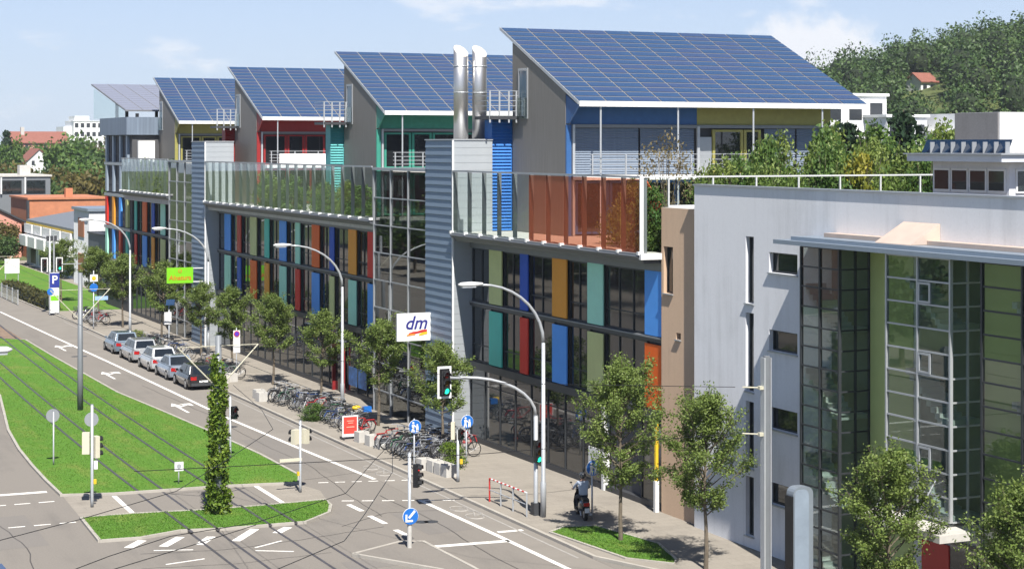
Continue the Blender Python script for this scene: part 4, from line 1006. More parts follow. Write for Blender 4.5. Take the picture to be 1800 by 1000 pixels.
# single broad trees (background), three prototypes
def broad_proto(r, h, leaf, per, lm, seed):
    b = MB().tube([(0, 0, 0), (0.1, 0, h*.3), (0, 0.1, h*.75)], [0.28, 0.22, 0.06], 7)
    for i in range(7):
        a = i*0.9; b.tube([(0, 0, h*.28), (r*.4*math.cos(a), r*.4*math.sin(a), h*.5), (r*.75*math.cos(a), r*.75*math.sin(a), h*.7)], [.12, .08, .03], 5)
    P_ = []
    for i in range(38):
        p = rng.normal(size=3); p /= np.linalg.norm(p); q = rng.uniform(.5, .95)
        c = np.array([p[0]*r*q, p[1]*r*q, h*0.58+p[2]*h*0.37*q])
        P_.append(c+rng.normal(size=(per, 3))*r*0.17)
    return b.mesh('trunk', m_bark), mesh_quads('crown', leaf_cards(np.concatenate(P_), leaf, 0.4, up=0.3), lm)
bp = [broad_proto(4.2, 10, 0.34, 60, m_leafd, 1), broad_proto(3.8, 9, 0.34, 60, m_wood, 2), broad_proto(4.0, 9.5, 0.34, 60, LEAF('autumn_leaves', (0.06, 0.055, 0.014), (0.13, 0.11, 0.03), (0.20, 0.16, 0.05)), 3)]
def conifer_proto(r, h, lm):
    b = MB().cyl((0, 0, 0), (0, 0, h*.97), .22, .02, 7); P_ = []
    for k in range(15):
        t = k/15; z = h*(0.08+0.9*t); rad = r*(1-t)**0.8
        for j in range(9):
            a = j*0.7+k*1.3; L = rad*rng.uniform(.75, 1.1)
            s_ = rng.uniform(0.15, 1, 26)
            P_.append(np.stack([L*s_*math.cos(a), L*s_*math.sin(a), z-0.25*L*s_], 1)+rng.normal(size=(26, 3))*0.16)
    return b.mesh('trunk', m_bark), mesh_quads('crown', leaf_cards(np.concatenate(P_), 0.22, 0.4), lm)
cp = conifer_proto(2.6, 10, m_leafdk)
def btree(label, x, y, z, pr, sx, sz, group):
    if group: label = {0: 'deep green ', 1: 'mid green ', 2: 'olive brown '}.get(next((i for i, p in enumerate(bp) if p is pr), 0), '')+label
    t = thing('conifer' if pr is cp else 'broadleaf_tree', label, 'tree', (x, y, z), group, random.uniform(0, 6.28)); t.scale = (sx, sx, sz)
    put('trunk', pr[0], t); put('crown', pr[1], t)
# left distance: (x, y, prototype, spread, height scale)
for (x, y, k, sx, sz) in ((69, 430, 0, .9, 1.65), (79, 404, 0, 1.5, 1.75), (65, 335, 1, 1.2, 1.25), (57, 293, 2, 1.1, 1.15), (72, 352, 1, 1.4, 1.5), (53.2, 338, 2, 1.2, 1.25), (63.5, 372, 2, 1.3, .98),
        (51.5, 285, 1, 1.0, 1.05), (60.5, 300, 0, 1.2, 1.25), (52.5, 258, 2, 1.0, 1.12), (56.5, 262, 1, 1.1, 1.2), (60.5, 270, 0, 1.2, 1.25), (54, 240, 1, .95, 1.15), (58.0, 248, 0, 1.1, 1.2), (49.0, 300, 2, 1.0, .98), (68, 320, 1, 1.3, 1.35), (48, 330, 0, 1.0, 1.1)):
    btree('broad tree in the leafy belt left of the building', x, y, 0, bp[k], sx, sz, 'trees in the left distance')
for i in range(26):
    y = rr.uniform(440, 620); x = y*rr.uniform(0.155, 0.25)
    if 0.158 < x/y < 0.190 and y < 505: continue
    btree('distant tree before the town skyline', x, y, 0, bp[i % 3], 1.4, rr.uniform(1.1, 1.5), 'far trees under the left skyline')
for (x, y, k, sx, sz) in ((34.5, 236, 0, .6, .55), (36.0, 231, 2, .5, .55), (33.2, 226, 1, .55, .45), (35.2, 222, 1, .45, .42)):
    btree('hedge like tree at the left edge beside the pink house', x, y, 0, bp[k], sx, sz, 'trees by the pink house')
for i, (x, y, z) in enumerate(((46.3, 296.8, 11.2), (49.0, 304.3, 11.0), (53.0, 319.4, 11.5), (47.7, 281.4, 9.8), (51.4, 295.9, 10.2), (60.7, 340.2, 9.3), (60.1, 330.0, 10.9), (59.1, 317.5, 11.4), (60.2, 316.7, 10.5), (60.1, 309.4, 10.8), (63.2, 317.7, 11.5), (65.6, 322.3, 10.8), (61.2, 294.2, 11.7))):
    k = (2, 1, 2, 1, 0, 2, 1)[i % 7]; btree('tree around the white gabled house', x, y, 0, bp[k], .8, z/(10, 9, 9.5)[k], 'trees around the gabled house')
for i, (x, y, z) in enumerate(((94.3, 594.1, 14.6), (95.1, 587.3, 14.6), (96.9, 586.2, 14.5), (96.5, 572.4, 14.6), (98.6, 573.6, 14.4), (103.4, 590.5, 15.2), (99.8, 559.5, 15), (107.7, 592.4, 15), (107.0, 577.8, 15.4), (107.8, 572.1, 15.2), (108.4, 565.0, 15.9), (112.0, 573.6, 15.5), (114.5, 576.8, 15.5), (117.8, 583.0, 15.4), (118.0, 574.7, 16.6))):
    k = i % 3; btree('distant tree hiding the walls of the red roofed building', x, y, 0, bp[k], 1.1, z/(10, 9, 9.5)[k], 'far trees before the red roof')
btree('tall dark conifer at the left edge of the skyline', 68.3, 430.5, 0, cp, 1.5, 1.85, None)
# conifers and trees behind the roof garden
btree('dark conifer between the far terraces, right one', 79.5, 106.8, 0, cp, 1.7, 1.74, None)
btree('dark conifer nearer the solar roof edge', 76.2, 109.0, 0, cp, 1.6, 1.66, None)
for (x, y, k, sx, sz) in ((70, 95, 0, .8, 1.36), (73.5, 97, 1, .85, 1.34), (76.5, 95.5, 0, .9, 1.38), (82, 100, 1, .9, 1.6), (85.5, 103, 0, .9, 1.5), (90, 108, 1, 1.0, 1.7), (97, 118, 0, 1.0, 1.62), (93, 121, 1, .9, 1.75)):
    btree('green tree between the garden terrace and the hillside', x, y, 0, bp[k], sx, sz, 'trees behind the roof garden')
# houses
m_tile = M('roof_tiles', (0.27, 0.105, 0.075), 0.8, var=0.18, scale=2)
m_brick = M('brick_wall', (0.50, 0.20, 0.105), 0.85, var=0.14, scale=1.2)
m_pink = M('pink_render', (0.62, 0.30, 0.23), 0.85, var=0.06)
def win(parent, x0, y0, z0, x1, y1, z1, mat=None):
    f = MB().box(x0, y0, z0, x1, y1, z1).build('window', m_frame, parent)
    return f
def flat_house(label, x0, y0, x1, y1, h, mat, wins_w=0, wins_s=0, floors=2, name='house', z=0, cat='house', roofm=None):
    t = thing(name, label, cat, ((x0+x1)/2, (y0+y1)/2, z))
    MB().box(x0, y0, z, x1, y1, z+h).build('wall', mat, t)
    MB().box(x0-0.2, y0-0.2, z+h, x1+0.2, y1+0.2, z+h+0.25).build('roof', roofm or m_white, t)
    fh = h/floors
    for f in range(floors):
        for i in range(wins_w):
            w = (y1-y0)/wins_w; win(t, x0-0.05, y0+w*(i+.25), z+f*fh+fh*.3, x0+0.02, y0+w*(i+.75), z+f*fh+fh*.8)
        for i in range(wins_s):
            w = (x1-x0)/wins_s; win(t, x0+w*(i+.2), y0-0.05, z+f*fh+fh*.3, x0+w*(i+.8), y0+0.02, z+f*fh+fh*.8)
    return t
def gable_house(label, x0, y0, x1, y1, h, rh, wall, roofm=m_tile, z=0, ridge='y', wins=2):
    t = thing('house', label, 'house', ((x0+x1)/2, (y0+y1)/2, z))
    if ridge == 'y':
        xm = (x0+x1)/2
        MB().prism([(x0, z), (x1, z), (x1, z+h), (xm, z+h+rh), (x0, z+h)], 'y', y0, y1).build('wall', wall, t)
        e = 0.5; k = rh/(xm-x0)
        MB().prism([(x0-e, z+h-e*k+.05), (xm, z+h+rh+.05), (x1+e, z+h-e*k+.05), (x1+e, z+h-e*k+.3), (xm, z+h+rh+.3), (x0-e, z+h-e*k+.3)], 'y', y0-.35, y1+.35).build('roof', roofm, t)
        for i in range(wins): win(t, x0+(x1-x0)*(i+.7)/(wins+.4)-.4, y0-0.05, z+h-.5, x0+(x1-x0)*(i+.7)/(wins+.4)+.4, y0+.02, z+h+.7)
    else:
        ym = (y0+y1)/2
        MB().prism([(y0, z), (y1, z), (y1, z+h), (ym, z+h+rh), (y0, z+h)], 'x', x0, x1).build('wall', wall, t)
        e = 0.5; k = rh/(ym-y0)
        MB().prism([(y0-e, z+h-e*k+.05), (ym, z+h+rh+.05), (y1+e, z+h-e*k+.05), (y1+e, z+h-e*k+.3), (ym, z+h+rh+.3), (y0-e, z+h-e*k+.3)], 'x', x0-.35, x1+.35).build('roof', roofm, t)
        for i in range(wins): win(t, x0+(x1-x0)*(i+.5)/wins-.5, y0-0.05, z+h-2, x0+(x1-x0)*(i+.5)/wins+.5, y0+.02, z+h-.7)
    return t
h = flat_house('large white hospital like block on the far left skyline', 136.5, 703, 152, 720, 23.5, m_white, 0, 7, 7, 'apartment_block', cat='building')
MB().box(130.5, 708, 0, 136.4, 722, 17).build('wing', m_white, h); MB().box(133.4, 707, 0, 136.45, 722, 21.5).build('wing', m_white, h); MB().box(137.5, 706, 23.8, 143, 718, 25.6).build('plant_room', m_white, h)
h = gable_house('long red roofed building under the left skyline', 98, 606, 116, 618, 15.2, 3.4, m_pink, ridge='x', wins=6)
MB().box(101.3, 610, 16, 102.4, 611.5, 20.3).build('chimney', m_conc, h)
gable_house('white gabled house among the trees on the left', 81.8, 487, 89.4, 500, 9.6, 3.6, m_white, ridge='y')
# grey flat-roofed school wing
h = flat_house('grey flat roofed pavilion building with wide dark windows at left', 26, 262, 47.6, 276, 9.9, m_grey, 0, 0, 1, roofm=m_conc)
for i in range(6):
    f = win(h, 44.2-i*3.3, 261.9, 7.55, 46.9-i*3.3, 262.02, 9.4); MB().box(44.3-i*3.3, 261.86, 7.65, 46.8-i*3.3, 261.9, 9.3).build('pane', m_pane2, f)
for i in range(7): MB().box(43.95-i*3.3, 261.6, 7.5, 44.15-i*3.3, 261.85, 9.8).build('white_post', m_white, h)
MB().box(43.5, 263, 10.15, 45, 265, 11.5).build('chimney', m_conc, h)
# brick block, pink gable house, white stepped terrace, rendered corner house
h = flat_house('orange brick block behind the white terrace houses', 40.2, 236, 50, 250, 7.4, m_brick, 0, 0, 1, roofm=m_brick)
MB().box(39.9, 235.4, 0, 40.15, 236.2, 7.3).build('edge_post', m_dgrey, h)
MB().box(45.0, 237, 7.66, 45.9, 238, 8.8).build('chimney', m_brick, h)
gable_house('pink rendered house with dark roof at the left edge', 32, 238, 39.6, 252, 4.6, 1.9, m_pink, m_dgrey, wins=0)
tr = thing('terrace_house', 'white stepped terrace houses with balconies behind the traffic lights', 'house', (39, 208, 0))
MB().box(37.9, 192, 0, 45, 224, 4.9).build('wall', m_white, tr)
MB().prism([(37.5, 5.25), (46, 6.6), (46, 6.85), (37.5, 5.5)], 'y', 191, 222).build('roof', m_grey, tr)
MB().box(37.48, 191, 5.05, 37.6, 222, 5.24).build('eaves_board', m_yellow, tr)
for i in range(5):
    y = 194+i*5.8
    MB().box(36.6, y, 2.55, 37.9, y+4.6, 3.75).build('balcony', m_white, tr); MB().box(37.75, y-.55, .1, 37.92, y-.2, 5.0).build('party_wall', m_white, tr)
    MB().box(37.3, y+0.2, 3.95, 37.9, y+5.2, 5.0).build('upper_wall', m_white, tr)
    win(tr, 37.84, y+.6, .4, 37.92, y+3.8, 2.3)
ch = thing('house', 'grey rendered corner house with tall red window recess', 'house', (39, 186, 0))
MB().box(37.1, 183.2, 0, 45, 191.0, 7.7).build('wall', m_render, ch); MB().box(36.9, 183.0, 7.7, 45.2, 191.3, 7.98).build('roof', m_steelblue, ch)
for z in (1.4, 5.0): MB().box(37.05, 185.6, z, 37.12, 188.6, z+1.9).build('window', m_brick, ch)
MB().box(39.0, 180.5, 0, 45, 183.1, 7.3).build('white_wing', m_white, ch); MB().box(38.8, 180.3, 7.3, 45.2, 183.0, 9.0).build('blue_attic', M('blue_sheet', (0.05, 0.09, 0.20), .5), ch)
gb = thing('cubic_annex', 'plain dark grey box shaped annex beside the far end of the office building', 'annex', (37, 174, 0))
MB().box(36.0, 170.5, 0, 41, 178.2, 5.8).build('wall', M('slate_sheet', (0.135, 0.155, 0.185), 0.6, var=.04), gb); MB().box(35.9, 170.4, 5.8, 41.1, 178.3, 5.95).build('roof', m_dgrey, gb)
# houses right of the solar roof
h = flat_house('white terraced house block with loggias just right of the solar roof', 96, 141, 103, 150, 18.9, m_white, 3, 3, 6)
flat_house('pale flat roofed house with balcony between the conifers', 100.5, 137.5, 105, 146, 16.9, m_render, 2, 3, 5)
h = flat_house('white flat roofed house with roof terrace right of the conifers', 104.6, 133, 110, 141, 15.4, m_white, 2, 3, 5); MB().box(105.8, 134, 15.66, 109, 139, 17.2).build('penthouse', m_white, h)
gable_house('small white villa with red roof on the wooded hillside', 246.2, 324.5, 250.4, 330, 2.9, 1.7, m_white, z=25.4, ridge='x')
# across the street, behind the viewer's left: seen mirrored in the glass halls
h = flat_house('brown brick office building across the street, mirrored in the glass', -34, 140, -16, 240, 15, M('brown_brick', (0.13, 0.055, 0.040), 0.85, var=.1), 0, 0, 1, 'office_block', cat='building')
for f in range(4):
    for i in range(26): MB().box(-16.0, 141+i*3.8, 1.2+f*3.6, -15.93, 143+i*3.8, 3.2+f*3.6).build('window', m_pane2, h)
for i, yt in enumerate((70, 98, 118, 129, 141, 152, 164, 176, 189, 202)):
    btree('tree on the opposite pavement', -7+(i % 2)*1.5, yt, 0.09, bp[i % 2], 0.75, 0.82, 'trees across the street')
# ------------------------------------------------------------------ street lamps, signals, signs, masts
m_lampw = M('lamp_white', (0.78, 0.78, 0.76), 0.35, var=0.03)
def arc(p0, p1, k=8, rise=1.0):
    """quarter-ellipse from vertical at p0 to horizontal at p1"""
    return [(p0[0]+(p1[0]-p0[0])*(1-math.cos(a)), p0[1]+(p1[1]-p0[1])*(1-math.cos(a)), p0[2]+(p1[2]-p0[2])*math.sin(a)) for a in np.linspace(0, math.pi/2, k)]
def street_lamp(x, y, xe, label, h=9.0, z0=0.08):
    t = thing('street_lamp', label, 'street lamp', (x, y, z0), 'curved street lamps')
    a = arc((x, y, h-2.3), (xe, y, h), 10)
    MB().tube([(x, y, z0), (x, y, 1.4), (x, y, 1.45), (x, y, h-2.3)], [.11, .11, .085, .07], 10).build('pole', m_galv, t, smooth=True)
    MB().tube(a, [.07-.0032*i for i in range(10)], 8).build('arm', m_galv, t, smooth=True)
    s = 1 if x > xe else -1
    hd = MB().loft([[(xe+s*u, y+w*math.cos(q), h+.03+v*math.sin(q)) for q in np.linspace(0, 2*math.pi, 9)[:-1]] for u, w, v in ((.12, .05, .05), (-.05, .10, .07), (-.35, .17, .10), (-.75, .16, .085), (-.88, .05, .03))])
    hd.build('lamp_head', m_lampw, t, smooth=True)
    MB().box(min(xe-s*.2, xe-s*.75), y-.11, h-.09, max(xe-s*.2, xe-s*.75), y+.11, h-.045).build('lens', m_galv, t)
street_lamp(30.05, 62.97, 27.4, 'tall curved street lamp nearest, beside the arm mounted traffic light', 9.05)
street_lamp(32.6, 93.6, 29.6, 'curved street lamp before the red shop entrance', 8.95)
street_lamp(32.6, 121.2, 29.6, 'curved street lamp beside the far stair tower', 8.7)
street_lamp(30.5, 135.6, 27.6, 'curved street lamp among the farthest street trees', 8.8)
street_lamp(3.2, 48.2, 6.9, 'street lamp head entering at the left edge of the picture', 9.0, 0.0)
m_lred = M('lens_red', (0.13, 0.008, 0.006), .25); m_lamb = M('lens_amber', (0.10, 0.05, 0.006), .25)
m_lgreen = EMIT('lens_green_lit', (0.02, 0.75, 0.42), 1.2); m_lgreeno = M('lens_green', (0.01, 0.06, 0.04), .25); m_lredon = EMIT('lens_red_lit', (0.8, 0.02, 0.02), 0.9)
def head(parent, x, y, z, ang=180, n=3, body=m_black, back=None, s=1.0, lit=None):
    """signal head: housing, lenses with visors; ang = compass of the face, 180 faces the viewer's side (-Y)"""
    w, h, d = .30*s, .30*n*s, .20*s
    a = R(ang); rot = Matrix.Rotation(-a, 4, 'Z')        # local +Y is the facing direction
    def tr(b):
        b.v = [tuple(Vector((x, y, z))+rot @ Vector(p)) for p in b.v]; return b
    hb = tr(MB().box(-w/2, -d/2, -h/2, w/2, d/2, h/2)).build('signal_head', body, parent)
    if back: tr(MB().box(-w*.95, -d/2-.02, -h/2-.16, w*.95, -d/2-.004, h/2+.16)).build('backing_board', back, hb); tr(MB().box(-w*.68, -d/2-.002, -h/2-.07, w*.68, -d/2+.012, h/2+.07)).build('dark_field', m_black, hb)
    cols = [m_lred, m_lamb, m_lgreeno] if n == 3 else [m_lred, m_lgreeno]
    for i in range(n):
        zz = h/2-.15*s-i*.30*s; mt = cols[i]
        if lit == i: mt = m_lredon if i == 0 else m_lgreen
        tr(MB().cyl((0, d/2, zz), (0, d/2+.015, zz), .11*s, n=12)).build('lens', mt, hb)
        tr(MB().prism([(math.cos(q)*.14*s, zz+math.sin(q)*.14*s) for q in np.linspace(-.3, math.pi+.3, 9)]+[(math.cos(q)*.12*s, zz+math.sin(q)*.12*s) for q in np.linspace(math.pi+.3, -.3, 9)], 'y', d/2, d/2+.16*s)).build('visor', m_black, hb)
    return hb
def post(name, label, cat, x, y, h, r=.057, z0=0.08, mat=None, group=None):
    t = thing(name, label, cat, (x, y, z0), group)
    MB().tube([(x, y, z0), (x, y, z0+.3), (x, y, h)], [r*1.15, r, r], 10).build('post', mat or m_galv, t, smooth=True)
    MB().cyl((x, y, h), (x, y, h+.03), r*1.1, r*.5, 10).build('cap', m_grey, t)
    return t
def disc(parent, x, y, z, r, mat, ang=180, name='sign_plate', th=.015):
    a = R(ang); f = Vector((math.sin(a), math.cos(a), 0)); c = Vector((x, y, z))+f*.08
    return MB().cyl(c, c+f*th, r, n=24).build(name, mat, parent)
def glyph(parent, x, y, z, polys, mat, name='symbol', off=.1, sc=1.0):
    """flat symbol on a plate that faces -Y; polys in plate coordinates"""
    b = MB()
    for i, q in enumerate(polys): b.prism([(x+p[0]*sc, z+p[1]*sc) for p in q], 'y', y-off-.004-.0008*i, y-off+.002)
    return b.build(name, mat, parent)
ring = lambda cx, cy, r, n=10: [(cx+r*math.cos(a), cy+r*math.sin(a)) for a in np.linspace(0, 2*math.pi, n+1)[:-1]]
WALKERS = [ring(-.09, .17, .05), [(-.16, .10), (-.03, .10), (-.05, -.08), (-.02, -.24), (-.08, -.24), (-.10, -.10), (-.13, -.24), (-.19, -.24), (-.14, -.06)], ring(.10, .07, .042), [(.05, .02), (.15, .02), (.16, -.12), (.15, -.24), (.10, -.24), (.10, -.14), (.07, -.24), (.03, -.24)], [(-.03, .08), (.05, .0), (.05, -.04), (-.05, .02)]]
ARROW = [[(.19, .16), (.13, .22), (-.10, -.02), (-.04, -.08)], [(-.20, -.19), (-.20, .08), (-.13, .08), (-.13, -.12), (.08, -.12), (.08, -.19)]]
# arm-mounted signal
t = post('traffic_light', 'tall traffic light with long curved arm over the lane, green lit', 'traffic light', 29.97, 63.47, 3.9, .085)
MB().tube(arc((29.97, 63.47, 3.9), (27.1, 63.9, 5.46), 9)+[(26.6, 64.0, 5.46)], .06, 8).build('arm', m_galv, t, smooth=True)
head(t, 26.4, 63.95, 5.3, 180, 3, m_black, m_white, 1.0, 2); head(t, 29.97, 63.28, 2.55, 180, 3, m_black, None, .95, 2)
MB().box(29.82, 63.3, .08, 30.12, 63.62, .55).build('base_box', m_dgrey, t)
# keep-left post on the refuge
t = post('traffic_light', 'traffic light with round blue keep left arrow sign on the refuge', 'traffic light', 23.42, 60.06, 3.45, .06, .1)
head(t, 23.68, 60.06, 2.62, 128, 3, m_black, None, .9, 0)
disc(t, 23.42, 60.06, 1.22, .30, m_white); disc(t, 23.42, 60.04, 1.22, .285, m_bluesign); glyph(t, 23.42, 60.04, 1.22, ARROW, m_white)
MB().cyl((23.42, 60.06, .1), (23.42, 60.06, .95), .085, n=10).build('sleeve', m_conc, t)
# left island signals
t = post('traffic_light', 'pole with cream backed signal heads and round sign at the left crossing', 'traffic light', 14.79, 72.46, 4.05, .06, 0)
head(t, 14.55, 72.45, 2.55, 20, 3, m_cream, None, .95); head(t, 14.98, 72.62, 2.35, 75, 3, m_cream, None, .95)
disc(t, 14.79, 72.5, 3.45, .28, m_alu, 0)
MB().box(14.86, 72.4, 1.5, 15.0, 72.52, 1.82).build('control_box', m_white, t); MB().box(14.84, 72.4, .92, 14.95, 72.5, 1.1).build('push_button', m_yellow, t)
t = post('traffic_light', 'pole with two cream signal backs and a folded arm beside the lane', 'traffic light', 23.24, 71.99, 2.95, .055, 0)
head(t, 23.02, 71.98, 2.3, 330, 2, m_cream, None, 1.0); head(t, 23.46, 72.02, 2.3, 60, 2, m_cream, None, 1.0)
MB().box(22.35, 71.95, 1.3, 23.3, 72.02, 1.42).build('arm', m_cream, t); MB().box(23.1, 71.93, .7, 23.19, 72.03, .86).build('push_button', m_yellow, t)
t = post('traffic_light', 'slim pole with one dark signal behind the ivy mast', 'traffic light', 22.74, 80.74, 2.9, .05, .08)
head(t, 22.88, 80.66, 2.15, 170, 2, m_black, None, .95)
t = post('traffic_light', 'pedestrian signal pole with yellow button by the concrete blocks', 'traffic light', 29.9, 71.04, 2.3, .06)
head(t, 29.98, 70.93, 2.1, 175, 2, m_black, None, .7); head(t, 29.7, 71.1, 2.25, 300, 3, m_cream, None, .8)
MB().box(29.95, 70.9, .85, 30.06, 71.0, 1.05).build('push_button', m_yellow, t)
# round blue path signs
for (x, y, z, h, lab) in ((29.45*SW, 74.96*SW, 1.98, 2.3, 'round blue footpath sign before the bicycle rack'), (32.1*SW, 75.3*SW, 1.98, 2.3, 'round blue footpath sign in front of the pale tower foot'), (31.55, 61.8, 2.05, 2.4, 'round blue footpath sign beside the scooter rider')):
    t = post('path_sign', lab, 'traffic sign', x, y, h, .035)
    disc(t, x, y, z, .30, m_white); disc(t, x, y-.02, z, .285, m_bluesign); glyph(t, x, y-.02, z, WALKERS, m_white)
t = post('road_sign', 'grey back of a round road sign on the lawn', 'traffic sign', 15.09, 82.3, 2.45, .035)
disc(t, 15.09, 82.4, 2.25, .30, m_alu, 0)
t = post('lawn_sign', 'small square white sign on a short post in the lawn', 'sign', 19.05, 75.56, .95, .028)
MB().box(18.86, 75.5, .62, 19.24, 75.53, 1.0).build('sign_plate', m_white, t); glyph(t, 19.05, 75.6, .82, [ring(0, 0, .1), [(-.12, -.14), (.12, -.14), (.12, -.11), (-.12, -.11)]], m_galv)
t = post('parking_sign', 'tall white no stopping sign plate with small round symbol', 'traffic sign', 31.6, 110.8, 2.9, .03)
MB().box(31.38, 110.74, 1.35, 31.82, 110.76, 2.3).build('info_plate', m_white, t); MB().box(31.38, 110.74, 2.32, 31.82, 110.76, 2.75).build('symbol_plate', m_white, t)
glyph(t, 31.6, 110.83, 2.53, [ring(0, 0, .19, 14)], m_red); glyph(t, 31.6, 110.82, 2.53, [ring(0, 0, .14, 14)], M('violet_sign', (.12, .05, .50), .4))
t = post('solar_ticket_post', 'white shield sign on a post topped by a small solar panel', 'sign', 31.2, 126.5, 3.1, .045)
MB().box(30.85, 126.4, 1.75, 31.35, 126.45, 2.6).build('shield', m_white, t); MB().prism([(30.9, 3.1), (31.5, 3.1), (31.55, 3.5), (30.95, 3.5)], 'y', 126.2, 126.25).build('solar_panel', m_pv, t)
# projecting shop signs
t = thing('shop_sign', 'white projecting shop sign with slanted dark blue letters and red swoosh', 'shop sign', (33.1, 83.9, 4.6))
MB().box(32.05, 83.85, 4.66, 33.95, 84.0, 6.02).build('box', m_white, t); MB().box(33.7, 83.88, 4.9, 33.86, 83.98, 5.1).box(33.7, 83.88, 5.6, 33.86, 83.98, 5.75).build('bracket', m_galv, t)
put('lettering', text_mesh('dm', .92, M('navy_ink', (0.03, 0.03, 0.22), .5), .28, .012), t, (-.08, -.06, .92), (R(90), 0, 0))
sw = lambda x0, x1, z0, z1, th: [(x0, z0), ((x0+x1)/2, (z0+z1)/2+.03), (x1, z1), (x1, z1-th), ((x0+x1)/2, (z0+z1)/2-th), (x0, z0-th)]
for i, (q, mt) in enumerate(((sw(-.35, .12, -.28, -.20, .10), m_red), (sw(.10, .62, -.20, -.12, .10), m_red), (sw(.2, .64, -.33, -.24, .10), m_yellow), (sw(-.45, .0, -.36, -.31, .06), M('orange_ink', (.75, .28, .04), .5)))):
    glyph(t, 33.0, 83.85, 5.32, [q], mt, 'swoosh', off=.008+.001*i)
t = thing('shop_sign', 'lime green rectangular projecting sign with orange lettering', 'shop sign', (32, 127.2, 4.5))
m_lime = M('lime_sheet', (0.22, 0.62, 0.02), .4, var=.05)
MB().box(31.2, 127.15, 4.55, 33.1, 127.25, 5.65).build('board', m_lime, t); MB().box(33.1, 127.17, 4.6, 33.84, 127.22, 4.66).box(33.1, 127.17, 5.55, 33.84, 127.22, 5.61).build('bracket', m_white, t)
m_oink = M('orange_lettering', (.65, .16, .02), .5)
put('lettering', text_mesh('Alnatura', .46, m_oink, .1, .006), t, (.15, -.06, .42), (R(90), 0, 0)); glyph(t, 32.15, 127.15, 5.4, [ring(0, 0, .13, 12)], m_oink, 'emblem', .01); glyph(t, 32.15, 127.14, 5.4, [ring(0, 0, .08, 12)], m_lime, 'emblem', .01)
# far-left signals, parking stele, board
t = post('traffic_light', 'far double signal mast with white framed heads behind the stele', 'traffic light', 28.4, 156.6, 6.6, .09, .08)
MB().cyl((28.75, 156.6, .08), (28.75, 156.6, 6.6), .07, n=8).build('second_post', m_galv, t)
head(t, 27.95, 156.5, 4.2, 180, 3, m_black, m_white, 1.0); head(t, 29.2, 156.5, 4.2, 180, 3, m_black, m_white, 1.0, 2)
MB().box(29.3, 156.55, 4.2, 32.6, 156.63, 4.27).build('arm', m_galv, t)
for i in range(3): MB().box(28.1+i*.32, 156.5, 6.2, 28.34+i*.32, 156.56, 6.65).build('mini_plate', m_dgrey, t)
t = thing('parking_stele', 'tall white parking stele with blue P field and lime patch', 'sign', (28.6, 155.6, .08))
MB().box(28.25, 155.5, .2, 28.95, 155.62, 3.6).build('board', m_white, t); MB().box(28.2, 155.48, 2.35, 29.0, 155.499, 3.55).build('blue_field', M('deep_blue', (.03, .05, .30), .4), t)
put('lettering', text_mesh('P', .95, m_white, 0, .02), t, (0, -.13, 2.9), (R(90), 0, 0))
MB().box(28.28, 155.48, 1.25, 28.92, 155.499, 1.65).build('lime_field', m_lime, t); MB().cyl((28.25, 155.47, 2.0), (28.25, 155.495, 2.0), .28, n=18).build('blue_disc', m_bluesign, t)
for x in (28.2, 28.98): MB().cyl((x, 155.56, .08), (x, 155.56, 3.7), .04, n=8).build('post', m_galv, t)
t = thing('notice_board', 'white blank billboard on two posts above the hedge at left', 'sign', (29.9, 186, 0))
MB().box(29.3, 186, 1.55, 30.75, 186.06, 3.0).build('board', m_white, t); MB().box(29.36, 186.07, 0, 29.44, 186.13, 2.9).box(30.6, 186.07, 0, 30.68, 186.13, 2.9).build('leg', m_galv, t)
t = post('path_sign', 'far post with small yellow and blue round signs near the left mast', 'traffic sign', 29.1, 142.0, 4.6, .045)
disc(t, 29.1, 142.0, 3.3, .32, m_bluesign); MB().box(28.8, 141.9, 3.75, 29.4, 141.92, 4.3).build('sign_plate', m_white, t); MB().cyl((29.1, 141.87, 4.02), (29.1, 141.9, 4.02), .16, n=12).build('yellow_disc', m_yellow, t)
MB().box(29.2, 141.95, 2.3, 30.2, 141.98, 2.6).build('name_plate', M('pale_blue_sign', (.35, .52, .78), .4), t)
# clipped hedge and glass fence at far left
def hedge(label, x0, y0, x1, y1, w, h):
    t = thing('hedge', label, 'hedge', (x0, y0, 0)); L = math.hypot(x1-x0, y1-y0); n = int(L*190)
    a = rng.uniform(0, 1, n); c = np.stack([x0+(x1-x0)*a+rng.uniform(-w/2, w/2, n), y0+(y1-y0)*a, rng.uniform(.05, h, n)], 1)-np.array([x0, y0, 0])
    put('foliage', mesh_quads('foliage', leaf_cards(c, .12, .4), LEAF('hedge_leaves', (.04, .05, .015), (.085, .085, .025), (.14, .12, .04))), t)
    MB().prism([(x0-w*.4, y0), (x0+w*.4, y0), (x1+w*.4, y1), (x1-w*.4, y1)], 'z', .0, h*.85).build('inner_twigs', m_woodcore, t)
hedge('clipped brownish hedge beside the far pavement', 29.3, 160.0, 29.0, 182, 1.5, 1.25)
t = thing('glass_fence', 'low glass railing at the left edge beside the hedge', 'fence', (27.5, 176, 0))
for i in range(5):
    MB().box(27.35, 166.5+i*3, .05, 27.43, 166.6+i*3, 1.4).build('post', m_galv, t); MB().box(27.38, 166.62+i*3, .15, 27.4, 169.45+i*3, 1.3).build('pane', m_glass, t)
sheet('verge', [(28.9, 158.5), (36.5, 158), (36.8, 262), (26.5, 262), (28.3, 184)], 0.10, m_lawn, 0.0)
